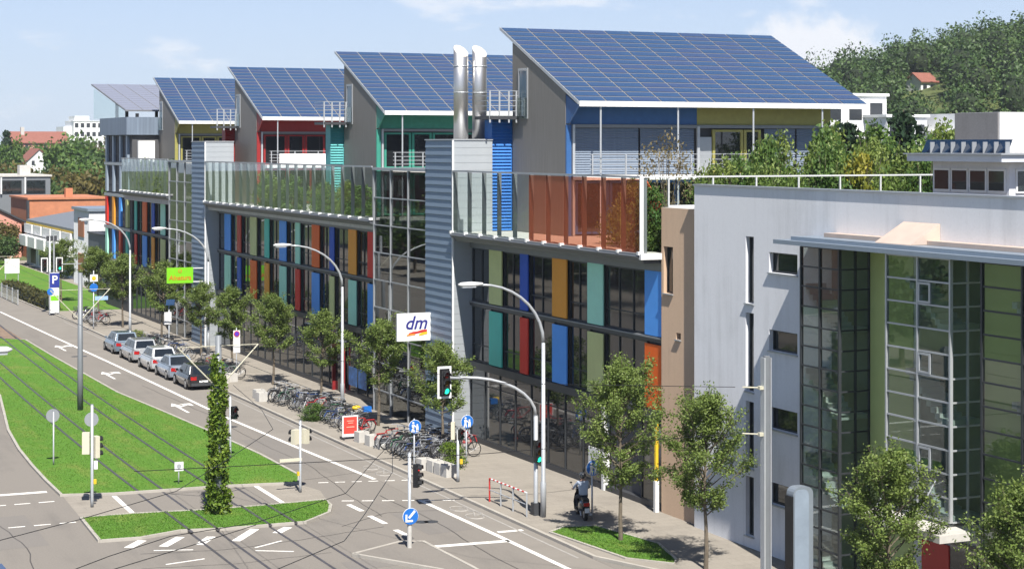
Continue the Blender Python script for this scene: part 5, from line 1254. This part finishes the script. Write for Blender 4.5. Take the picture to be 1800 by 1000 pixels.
# tram masts
m_rod = M('insulator_rod', (0.58, 0.55, 0.42), .5, var=.25, scale=12)
def mast(x, y, h, label, ivy=False):
    t = thing('tram_mast', label, 'mast', (x, y, .08), 'tram wire masts')
    MB().tube([(x, y, .05), (x, y, 2), (x, y, h)], [.16, .15, .12], 12).build('pole', m_grey, t, smooth=True)
    zt = 6.55; zl = 5.0
    b = MB(); b.box(x-1.6, y-.012, zt-.012, x+1.6, y+.012, zt+.012)
    b.build('cross_bar', m_rod, t)
    for s in (-1, 1): MB().tube([(x+s*.12, y, zl), (x+s*1.6, y, zt)], .026, 6).build('bracket_rod', m_rod, t)
    if ivy:
        cc = []
        for i in range(190):
            z = 5.85*(i/190)**1.05; rd_ = (.13+.25*(1-(z/6.0)**1.2))*rng.uniform(.6, 1.12); a = rng.uniform(0, 6.283); n = int(rng.uniform(22, 62))
            cc.append(np.array([rd_*math.cos(a), rd_*math.sin(a), z+.1])+rng.normal(size=(n, 3))*np.array([.085, .085, .13]))
        c = np.concatenate(cc); c[:, 2] = np.maximum(c[:, 2], .02)
        put('ivy', mesh_quads('ivy', leaf_cards(c, .075, .4, up=.2), m_ivy), t)
    return t
mast(18.92, 68.87, 6.95, 'tram mast thickly overgrown with ivy on the small lawn', True)
mast(19.53, 98.79, 7.45, 'bare grey tram mast on the large lawn')
mast(19.5, 130.5, 7.4, 'tram mast whose bracket shows at the left edge')
t = thing('tram_mast', 'grey steel tram mast in the right foreground by the white house', 'mast', (29.8, 46.85, .08))
MB().box(29.74, 46.78, .08, 29.90, 46.92, 7.95).build('pole', m_grey, t); MB().box(29.68, 46.74, .08, 29.735, 46.96, 7.9).build('flange', m_galv, t); MB().box(29.905, 46.74, .08, 29.94, 46.96, 7.9).build('flange', m_galv, t)
for z in (7.0, 5.6):
    MB().box(29.55, 46.78, z-.05, 29.68, 46.92, z+.05).build('clamp', m_rod, t); MB().tube([(29.55, 46.9, z), (29.2, 47.2, z)], .022, 6).build('insulator', m_rod, t)
t = thing('information_pillar', 'grey rounded top information pillar cut by the bottom edge', 'pillar', (28.6, 43.3, 0))
q = [(-.33, .0), (.33, .0), (.33, 4.5)]+[(.33-.2+.2*math.cos(a), 4.5+.2*math.sin(a)) for a in np.linspace(0, math.pi/2, 5)]+[(-.33+.2-.2*math.sin(a), 4.5+.2*math.cos(a)) for a in np.linspace(0, math.pi/2, 5)]+[(-.33, 4.5)]
MB().prism([(28.72+p[0], p[1]) for p in q], 'y', 43.2, 43.55).build('body', M('pillar_grey', (.24, .275, .31), .45, .2, var=.12, scale=1.5), t); MB().prism([(28.72+p[0]*.72-.06, p[1]*.985) for p in q], 'y', 43.18, 43.199).build('screen', M('pillar_screen', (.25, .30, .36), .3), t)
MB().box(28.33, 43.19, .1, 28.388, 43.54, 4.45).build('black_edge', m_black, t)
# overhead wires
def wire(label, pts, r=.009, sag=0):
    t = tag(MB().tube(pts, r, 5).build('overhead_wire', m_black), label, 'wire', 'overhead tram wires')
W = [[(6.1, 39.34), (8.02, 40.77), (10.82, 43.16), (13.16, 46.98), (15.77, 51.43), (16.6, 55.34), (17.4, 61.41)], [(10.63, 34.39), (12.68, 36.28), (13.96, 38.61), (16.44, 43.36), (18.2, 48)],
     [(5, 34), (7.88, 36.9), (9.47, 38.24), (11.52, 38.84), (13.8, 40.71), (14.42, 41.2), (16.72, 45.36), (18.19, 47.95)], [(5.5, 34), (7.71, 35.72), (9.69, 37.22), (11.45, 38.61)]]
for k, p in enumerate(W): wire('thin dark overhead wire crossing above the junction', [(x, y, 6.0) for x, y in p])
wire('thin dark overhead wire crossing above the junction', [(29.0, 47.3, 7.0), (24, 53, 6.7), (18.95, 68.8, 6.6)], .010)
wire('thin dark overhead wire crossing above the junction', [(29.0, 47.3, 5.6), (20, 45.5, 5.9), (10, 44, 6.4)], .010)
for x0 in (17.6, 20.6):
    wire('contact wire running above the tram track', [(railx(x0, y), y, 5.55) for y in range(50, 205, 8)], .009)

# ------------------------------------------------------------------ small street furniture
t = thing('guard_rail', 'red and white striped tubular guard rail at the kerb', 'railing', (29.45, 65, .08))
P_ = [(29.40, 66.6), (29.42, 65.55), (29.45, 64.45), (29.48, 63.25)]
for i, (x, y) in enumerate(P_):
    MB().cyl((x, y, .08), (x, y, 1.0), .035, n=8).build('post', m_red if i == 0 else m_galv, t)
for i in range(3):
    (xa, ya), (xb, yb) = P_[i], P_[i+1]
    for k in range(6):
        t0, t1 = k/6, (k+1)/6
        MB().cyl((xa+(xb-xa)*t0, ya+(yb-ya)*t0, 1.0), (xa+(xb-xa)*t1, ya+(yb-ya)*t1, 1.0), .032, n=7).build('rail_band', m_red if k % 2 == 0 else m_white, t)
    MB().cyl((xa, ya, .55), (xb, yb, .55), .022, n=6).build('mid_rail', m_galv, t)
t = thing('advertising_stand', 'red faced folding advertising board with white frame on the pavement', 'sign board', (29.5, 83.6, .08))
MB().box(29.1, 83.55, .2, 29.9, 83.6, 1.22).build('frame', m_white, t); MB().box(29.16, 83.535, .36, 29.84, 83.549, 1.16).build('poster', M('red_poster', (.78, .07, .05), .5, var=.04), t)
glyph(t, 29.5, 83.52, .85, [[(-.18, .1), (.18, .1), (.18, .14), (-.18, .14)], [(-.12, .0), (.14, .0), (.14, .04), (-.12, .04)], [(-.2, -.2), (.2, -.2), (.2, -.15), (-.2, -.15)]], M('pale_red_ink', (.9, .4, .3), .5), 'print', off=0)
MB().box(29.08, 83.3, .08, 29.14, 83.9, .2).box(29.86, 83.3, .08, 29.92, 83.9, .2).build('foot', m_dgrey, t)
def planter(x, y, label, w=.55, h=.5, rz=.1, group='concrete blocks on the pavement'):
    t = thing('concrete_block', label, 'concrete block', (x, y, .08), group, rz)
    b = MB(); b.add([(-w/2, -w/2, 0), (w/2, -w/2, 0), (w/2, w/2, 0), (-w/2, w/2, 0), (-w/2, -w/2, h), (w/2, -w/2, h), (w/2, w/2, h), (-w/2, w/2, h),
        (-w*.36, -w*.36, h), (w*.36, -w*.36, h), (w*.36, w*.36, h), (-w*.36, w*.36, h), (-w*.36, -w*.36, h-.12), (w*.36, -w*.36, h-.12), (w*.36, w*.36, h-.12), (-w*.36, w*.36, h-.12)],
        [(0, 3, 2, 1), (0, 1, 5, 4), (1, 2, 6, 5), (2, 3, 7, 6), (3, 0, 4, 7), (4, 5, 9, 8), (5, 6, 10, 9), (6, 7, 11, 10), (7, 4, 8, 11), (8, 9, 13, 12), (9, 10, 14, 13), (10, 11, 15, 14), (11, 8, 12, 15), (12, 13, 14, 15)])
    me = b.mesh('body', m_conc); put('body', me, t)
    return t
for x, y in ((29.7, 74.4), (29.95, 73.75), (30.0, 73.05), (30.05, 72.4)): planter(x, y, 'pale concrete block in the row beside the round green bush')
for x, y in ((29.75, 82.6), (29.85, 81.4), (30.0, 80.5)): planter(x, y, 'pale concrete block next to the red advertising board')
for x, y in ((29.4, 98.0), (29.6, 99.2)): planter(x, y, 'pale concrete block at the head of the middle bicycle row')
for x, y in ((29.5, 106.4), (30.2, 106.9)): planter(x, y, 'pale concrete block behind the ivy mast near the black car')
for x, y in ((29.6, 133.5), (29.8, 135)): planter(x, y, 'pale concrete block beyond the parked cars')

# ------------------------------------------------------------------ bicycles
m_tyre = M('tyre', (.018, .018, .018), .8)
bike_m = [M('bike_black', (.03, .03, .035), .35), M('bike_silver', (.42, .43, .45), .3, .5), M('bike_blue', (.04, .09, .28), .35), M('bike_red', (.42, .03, .03), .35), M('bike_green', (.05, .16, .09), .35), M('bike_grey', (.17, .17, .18), .4, .3)]
def bike_parts():
    w = MB().tube([(0, .33*math.cos(a), .33*math.sin(a)) for a in np.linspace(0, 6.2832, 17)[:-1]], .022, 5, closed=True)
    for i in range(6):
        a = i*math.pi/6; w.cyl((0, .32*math.cos(a), .32*math.sin(a)), (0, -.32*math.cos(a), -.32*math.sin(a)), .004, n=3, m=1)
    wheel = w.mesh('wheel', [m_tyre, m_galv])
    f = MB(); B, ST, HT, RA, FA = (0, -.05, .30), (0, -.22, .82), (0, .42, .86), (0, -.52, .34), (0, .56, .34)
    for p, q in ((B, ST), (ST, HT), (B, (0, .45, .72)), (HT, (0, .47, .66)), (B, RA), (ST, RA)): f.cyl(p, q, .021, n=6)
    f.cyl((0, .45, .70), FA, .018, n=6)
    for s in (-.04, .04): f.cyl((s, -.53, .34), (s, -.20, .74), .009, n=4)
    f.box(-.065, -.78, .70, .065, -.30, .715); f.cyl((-.09, -.05, .30), (.09, -.05, .30), .06, n=8)
    fen = [(0, -.52+.37*math.cos(a), .34+.37*math.sin(a)) for a in np.linspace(.5, 2.9, 7)]; f.tube(fen, .022, 4)
    frame = f.mesh('frame', m_galv)
    hb = MB().cyl((0, .42, .84), (0, .38, 1.02), .016, n=6).tube([(-.29, .22, 1.02), (-.22, .36, 1.04), (0, .40, 1.03), (.22, .36, 1.04), (.29, .22, 1.02)], .014, 6).mesh('handlebar', m_galv)
    sd = MB().cyl((0, -.22, .82), (0, -.26, .94), .014, n=6).loft([[(sx*k, yy, .95+zz) for sx, zz in ((-.5, 0), (.5, 0), (.35, .055), (-.35, .055))] for yy, k in ((-.40, .18), (-.28, .15), (-.14, .06), (-.08, .03))]).mesh('saddle', m_black)
    bk = MB()
    for z in (.78, .9, 1.0): bk.tube([(-.17, .5, z), (.17, .5, z), (.17, .78, z), (-.17, .78, z)], .010, 4, closed=True)
    bk.box(-.16, .51, .775, .16, .77, .785)
    for x in (-.16, -.05, .05, .16): bk.box(x-.008, .5, .78, x+.008, .505, 1.0).box(x-.008, .775, .78, x+.008, .78, 1.0)
    return wheel, frame, hb, sd, bk.mesh('basket', m_dgrey)
WH, FRM, HB, SD, BK = bike_parts()
def bicycle(x, y, rz, col, label, group, lean=None, basket=False, z=.08):
    t = thing('bicycle', label, 'bicycle', (x, y, z), group); t.rotation_euler = (0, R(lean if lean is not None else random.uniform(-9, 9)), rz)
    put('wheel', WH, t, (0, -.52, .352)); put('wheel', WH, t, (0, .56, .352)); put('frame', FRM, t, mat=bike_m[col]); put('handlebar', HB, t); put('saddle', SD, t)
    if basket: put('basket', BK, t)
cl = [0, 5, 5, 1, 0, 2, 5, 1, 0, 4, 0, 5, 1, 5, 3]; k = 0
def rack(y0, y1, x0, x1, n, label, group, base=R(-78)):
    global k
    for i in range(n):
        u = (i+random.uniform(-.25, .25))/max(1, n-1); x = x0+(x1-x0)*u+random.uniform(-.25, .25); y = y0+(y1-y0)*u
        bicycle(x, y, base+random.uniform(-.28, .28)+(math.pi if random.random() < .4 else 0), cl[k % 15], ('black ', 'silver ', 'blue ', 'red ', 'green ', 'grey ')[cl[k % 15]]+label, group, basket=random.random() < .25); k += 1
rack(75.2, 80.6, 30.6, 30.4, 15, 'bicycle parked in the dense row nearest, behind the concrete blocks', 'bicycles in the near rack')
rack(76.5, 80.2, 32.2, 31.9, 9, 'bicycle parked in the second row close to the pale tower', 'bicycles by the tower')
rack(89.6, 98.2, 30.9, 30.4, 20, 'bicycle parked in the long middle row in front of the glazed shop', 'bicycles in the middle rack')
rack(84.6, 88.8, 30.5, 30.8, 8, 'bicycle parked between the red board and the low bush', 'bicycles near the red board')
rack(107.5, 113.5, 30.4, 30.4, 10, 'bicycle parked behind the last parked cars', 'bicycles beside the cars')
rack(119, 128, 30.3, 30.2, 10, 'bicycle parked beside the farther parked cars', 'bicycles beside the far cars')
rack(145, 151, 30.3, 30.0, 9, 'bicycle parked in the far rack behind the tram mast', 'bicycles in the far rack')
bicycle(33.0, 79.6, R(25), 0, 'dark bicycle leaning at the pale tower foot', None, 4); bicycle(33.4, 78.7, R(20), 3, 'bicycle with red frame at the pale tower foot', None, 5)
t = thing('cargo_box', 'blue plastic crate on the bicycles beside the red board', 'crate', (31.3, 86.2, .95)); MB().box(31.1, 86.0, .95, 31.5, 86.3, 1.22).build('crate', m_bluesign, t)
tag(MB().ball((30.9, 86.6, 1.12), (.24, .2, .12), 10, 6).build('saddle_cover', m_yellow, None, True), 'yellow rain cover on a bicycle saddle', 'saddle cover')

# ------------------------------------------------------------------ cars
m_cglass = M('car_glass', (.012, .016, .02), .04, var=.1, spec=.9); m_rim = M('rim', (.45, .46, .47), .3, .7); m_tail = M('tail_light', (.45, .012, .012), .2); m_hl = M('head_light', (.6, .62, .62), .15)
def car(x, y, col, label, L=4.35, W_=1.76, Hh=1.46, kind='hatch', rz=0.0, group='cars parked along the kerb'):
    """built nose towards +Y; the body is lofted from side sections"""
    paint = M('car_paint', col, .25, .35 if sum(col) > .2 else .1, var=.02, coat=.8)
    t = thing('car', label, 'car', (0, 0, 0), group); w = W_/2
    def sec(yy, zb, zt, ww, tuck):
        return [(-ww*.92, yy, zb), (ww*.92, yy, zb), (ww, yy, zb+.18), (ww, yy, zb+(zt-zb)*.62), (ww-tuck, yy, zt), (-ww+tuck, yy, zt), (-ww, yy, zb+(zt-zb)*.62), (-ww, yy, zb+.18)]
    belt = Hh*.60
    tr_ = belt+.04 if kind != 'sedan' else belt+.06
    S_ = [sec(0, .32, .72, w*.86, .06), sec(.06, .24, tr_, w*.94, .08), sec(.35, .20, tr_+.02, w, .10), sec(L*.35, .19, belt+.05, w, .10), sec(L*.62, .19, belt+.02, w, .10), sec(L*.76, .2, belt-.02, w*.99, .12), sec(L*.93, .22, belt-.16, w*.93, .14), sec(L-.03, .28, belt-.30, w*.84, .10), sec(L, .34, .55, w*.74, .06)]
    MB().loft(S_).build('body', paint, t, smooth=False)
    yr0, yr1 = {'hatch': (.10, .45), 'wagon': (.08, .35), 'sedan': (.55, 1.15)}[kind]
    yf1, yf0 = L*.52, L*.72
    zb = belt+.03; zt = Hh; wb = w-.12; wt = w*.70
    q = [(-wb, yr0, zb), (wb, yr0, zb), (wb, yf0, zb), (-wb, yf0, zb), (-wt, yr1, zt), (wt, yr1, zt), (wt, yf1, zt-.02), (-wt, yf1, zt-.02)]
    cab = MB().add(q, [(0, 3, 2, 1), (4, 5, 6, 7), (0, 1, 5, 4), (1, 2, 6, 5), (2, 3, 7, 6), (3, 0, 4, 7)]).build('cabin', paint, t)
    def pane(i, j, k_, l, m0, m1, off):
        P = [Vector(q[n]) for n in (i, j, k_, l)]
        f = lambda u, v: (P[0]*(1-u)+P[1]*u)*(1-v)+(P[3]*(1-u)+P[2]*u)*v+Vector(off)
        vs = [f(m0, .08), f(m1, .08), f(m1, .86), f(m0, .86)]
        MB().add([tuple(v) for v in vs]+[tuple(v-Vector(off)*1.6) for v in vs], [(0, 1, 2, 3), (7, 6, 5, 4), (0, 4, 5, 1), (1, 5, 6, 2), (2, 6, 7, 3), (3, 7, 4, 0)]).build('window', m_cglass, cab)
    pane(0, 1, 5, 4, .07, .93, (0, -.012, .006)); pane(2, 3, 7, 6, .06, .94, (0, .012, .008))
    for s, (a, b_, c_, d_) in ((1, (1, 2, 6, 5)), (-1, (3, 0, 4, 7))):
        for m0, m1 in ((.06, .42), (.46, .90)):
            if s < 0: m0, m1 = 1-m1, 1-m0
            pane(a, b_, c_, d_, m0, m1, (s*.014, 0, .004))
    for yy in (L*.19, L*.80):
        for s in (-1, 1):
            wo = MB().cyl((s*(w-.20), yy, .31), (s*(w+.012), yy, .31), .31, n=16).build('wheel', m_tyre, t); MB().cyl((s*(w+.006), yy, .31), (s*(w+.024), yy, .31), .205, n=12).build('rim', m_rim, wo)
    for s in (-1, 1):
        MB().box(s*w*.68-.17, -.02, .60, s*w*.68+.17, .10, .80).build('tail_light', m_tail, t)
        MB().box(s*w*.50-.18, L-.16, .50, s*w*.50+.18, L-.02, .64).build('head_light', m_hl, t); MB().box(s*(w+.02)-.08, L*.64, belt+.04, s*(w+.02)+.08, L*.64+.12, belt+.17).build('mirror', paint, t)
    MB().box(-.26, -.02, .46 if kind != 'sedan' else .60, .26, .02, .57 if kind != 'sedan' else .71).build('number_plate', m_white, t); MB().box(-w*.84, -.05, .26, w*.84, .08, .42).build('bumper', paint if sum(col) > .1 else m_dgrey, t)
    t.location = (x, y, 0.0); t.rotation_euler = (0, 0, rz)
    return t
car(27.8, 104.4, (.016, .017, .02), 'black parked car, nearest in the row of five', L=4.2, kind='hatch', Hh=1.42)
car(27.8, 109.1, (.33, .38, .45), 'silver blue saloon parked second in the row', L=4.2, kind='sedan', Hh=1.42)
car(27.78, 113.7, (.62, .63, .64), 'white hatchback parked in the middle of the row', L=4.1, kind='hatch', Hh=1.5)
car(27.8, 119.0, (.45, .46, .47), 'silver estate car parked fourth in the row', L=4.5, kind='wagon', Hh=1.5)
car(27.8, 124.4, (.20, .26, .32), 'grey blue car parked farthest in the row', L=4.2, kind='hatch', Hh=1.46)
car(8.35, 55.2, (.02, .035, .10), 'dark blue car entering at the bottom left corner', kind='wagon', Hh=1.48, group=None)
# ------------------------------------------------------------------ scooter and rider
sc = thing('motor_scooter', 'dark motor scooter with red rear light carrying a rider', 'scooter', (31.35, 62.3, .08), None, R(-14))
wm = MB().cyl((-.055, 0, 0), (.055, 0, 0), .235, n=16).mesh('wheel', m_tyre)
for y in (-.62, .62): w_ = put('wheel', wm, sc, (0, y, .235)); put('rim', MB().cyl((-.06, 0, 0), (.06, 0, 0), .13, n=12).mesh('rim', m_rim), w_)
def local(b, name, mat, par, smooth=False): return put(name, b.mesh(name, mat, smooth=smooth), par)
m_scoot = M('scooter_black', (.02, .02, .025), .25, coat=.5)
local(MB().loft([[(sx*k, yy, z0+zz*h_) for sx, zz in ((-1, .0), (1, .0), (1, .6), (.7, 1), (-.7, 1), (-1, .6))] for yy, k, z0, h_ in ((-.88, .06, .62, .12), (-.78, .15, .45, .33), (-.5, .19, .36, .42), (-.1, .17, .30, .46), (.05, .15, .26, .30))]), 'rear_body', m_scoot, sc, True)
local(MB().loft([[(sx*.13, yy, z0+zz*.10) for sx, zz in ((-1, 0), (1, 0), (.85, 1), (-.85, 1))] for yy, z0 in ((-.82, .75), (-.4, .78), (-.02, .74))]), 'seat', m_black, sc)
local(MB().box(-.17, -.02, .24, .17, .42, .30), 'footboard', m_dgrey, sc)
local(MB().loft([[(-.2*k, y0, z), (.2*k, y0, z), (.15*k, y0+.07, z), (-.15*k, y0+.07, z)] for y0, z, k in ((.38, .25, 1), (.44, .55, 1.1), (.40, .85, .9), (.36, 1.0, .5))]), 'leg_shield', m_scoot, sc)
local(MB().cyl((0, .60, .26), (0, .40, 1.02), .03, n=8).tube([(-.33, .26, 1.05), (-.15, .38, 1.06), (.15, .38, 1.06), (.33, .26, 1.05)], .017, 7), 'handlebar', m_galv, sc)
local(MB().box(-.12, .40, .92, .12, .52, 1.1), 'headlamp', m_scoot, sc); local(MB().box(-.11, -.93, .60, .11, -.86, .72), 'tail_light', m_tail, sc); local(MB().box(-.09, -.97, .36, .09, -.95, .53), 'number_plate', m_white, sc)
for s in (-1, 1):
    local(MB().cyl((s*.24, .36, 1.06), (s*.33, .34, 1.26), .007, n=5).ball((s*.34, .34, 1.29), (.055, .015, .035), 8, 5), 'mirror', m_black, sc); local(MB().cyl((s*.16, -.62, .2), (s*.16, -.35, .55), .03, n=6), 'shock_absorber', m_galv, sc)
local(MB().cyl((.17, -.82, .27), (.17, -.3, .24), .05, n=8), 'exhaust', m_galv, sc)
pe = thing('person', 'person in pale blue shirt and dark helmet riding the scooter', 'person', (31.35, 62.3, .08), None, R(-14))
def person_body():
    V = dict(pel=(0, -.32, .88), bel=(0, -.30, 1.06), che=(0, -.24, 1.28), nk=(0, -.20, 1.46), hd=(0, -.17, 1.60))
    rad = dict(pel=.155, bel=.145, che=.165, nk=.06, hd=.09)
    E_ = [('pel', 'bel'), ('bel', 'che'), ('che', 'nk'), ('nk', 'hd')]
    for s, n in ((-1, 'L'), (1, 'R')):
        for nm, p, r in (('sh', (s*.19, -.22, 1.38), .075), ('el', (s*.31, -.02, 1.16), .05), ('wr', (s*.29, .20, 1.07), .034), ('pa', (s*.285, .27, 1.075), .036), ('hip', (s*.10, -.28, .86), .105), ('kn', (s*.17, .12, .80), .068), ('an', (s*.14, .10, .38), .045), ('to', (s*.15, .30, .335), .04)):
            V[nm+n] = p; rad[nm+n] = r
        E_ += [('che', 'sh'+n), ('sh'+n, 'el'+n), ('el'+n, 'wr'+n), ('wr'+n, 'pa'+n), ('pel', 'hip'+n), ('hip'+n, 'kn'+n), ('kn'+n, 'an'+n), ('an'+n, 'to'+n)]
    ks = list(V); me = bpy.data.meshes.new('body'); me.from_pydata([V[q] for q in ks], [(ks.index(a), ks.index(b)) for a, b in E_], [])
    o = bpy.data.objects.new('body', me); COL.objects.link(o)
    o.modifiers.new('skin', 'SKIN'); sm = o.modifiers.new('sub', 'SUBSURF'); sm.levels = 2; sm.render_levels = 2
    for i, q in enumerate(ks): me.skin_vertices[0].data[i].radius = (rad[q], rad[q]*(.8 if q in ('pel', 'bel', 'che') else 1)); me.skin_vertices[0].data[i].use_root = q == 'pel'
    bpy.context.view_layer.update()
    m2 = bpy.data.meshes.new_from_object(o.evaluated_get(bpy.context.evaluated_depsgraph_get())); bpy.data.objects.remove(o)
    bm = bmesh.new(); bm.from_mesh(m2)
    f = MB()
    for s in (-1, 1):                                   # fingers closed round the grips, thumb beneath
        for i in range(4):
            x = s*(.255+.02*i); L = (.92, 1.0, .96, .8)[i]
            f.tube([(x, .27, 1.09), (x, .27+.035*L, 1.098), (x, .27+.05*L, 1.07), (x, .27+.02*L, 1.04)], [.0095, .009, .0085, .007], 6)
        f.tube([(s*.25, .25, 1.07), (s*.235, .27, 1.045), (s*.245, .295, 1.035)], [.011, .010, .008], 6)
    tm = f.mesh('fingers', m_white); bm.from_mesh(tm); bm.to_mesh(m2); bm.free(); bpy.data.meshes.remove(tm)
    m2.materials.clear()
    for mt in (M('pale_shirt', (.40, .46, .56), .8, var=.08), M('dark_trousers', (.03, .033, .045), .85), M('skin', (.46, .27, .19), .6), m_black): m2.materials.append(mt)
    for p in m2.polygons:
        c = p.center; p.use_smooth = True
        if c.z > 1.44 and abs(c.x) < .14: p.material_index = 2
        elif c.y > .02 and c.z > .95: p.material_index = 2
        elif c.z < .42: p.material_index = 3
        elif c.z < .96 and not (abs(c.x) > .2 and c.z > .95): p.material_index = 1
        else: p.material_index = 0
    return m2
put('body', person_body(), pe)
local(MB().ball((0, -.17, 1.64), (.135, .155, .14), 14, 9), 'helmet', M('helmet_grey', (.05, .055, .06), .25, coat=.6), pe, True)
local(MB().loft([[(sx*.10, -.055+yy, 1.62+zz) for sx, yy, zz in ((-1, 0, -.05), (1, 0, -.05), (1, 0, .05), (-1, 0, .05))], [(sx*.075, -.01+yy, 1.62+zz) for sx, yy, zz in ((-1, 0, -.05), (1, 0, -.05), (1, 0, .05), (-1, 0, .05))]]), 'visor', m_cglass, pe)
# ------------------------------------------------------------------ thin summer haze
hz = MB().box(-920, -270, -1.2, 920, 1020, 64).build('haze', m_white)
hz.data.materials.clear(); hm = bpy.data.materials.new('haze_air'); hm.use_nodes = True
hn = hm.node_tree.nodes; hn.remove(hn['Principled BSDF']); vol = hn.new('ShaderNodeVolumePrincipled')
vol.inputs['Color'].default_value = (0.86, 0.91, 1.0, 1); vol.inputs['Density'].default_value = 0.00016; vol.inputs['Anisotropy'].default_value = 0.2
hm.node_tree.links.new(vol.outputs[0], hn['Material Output'].inputs['Volume']); hz.data.materials.append(hm)
tag(hz, 'thin pale summer haze filling the air', 'haze', kind='stuff')
S.cycles.volume_bounces = 0
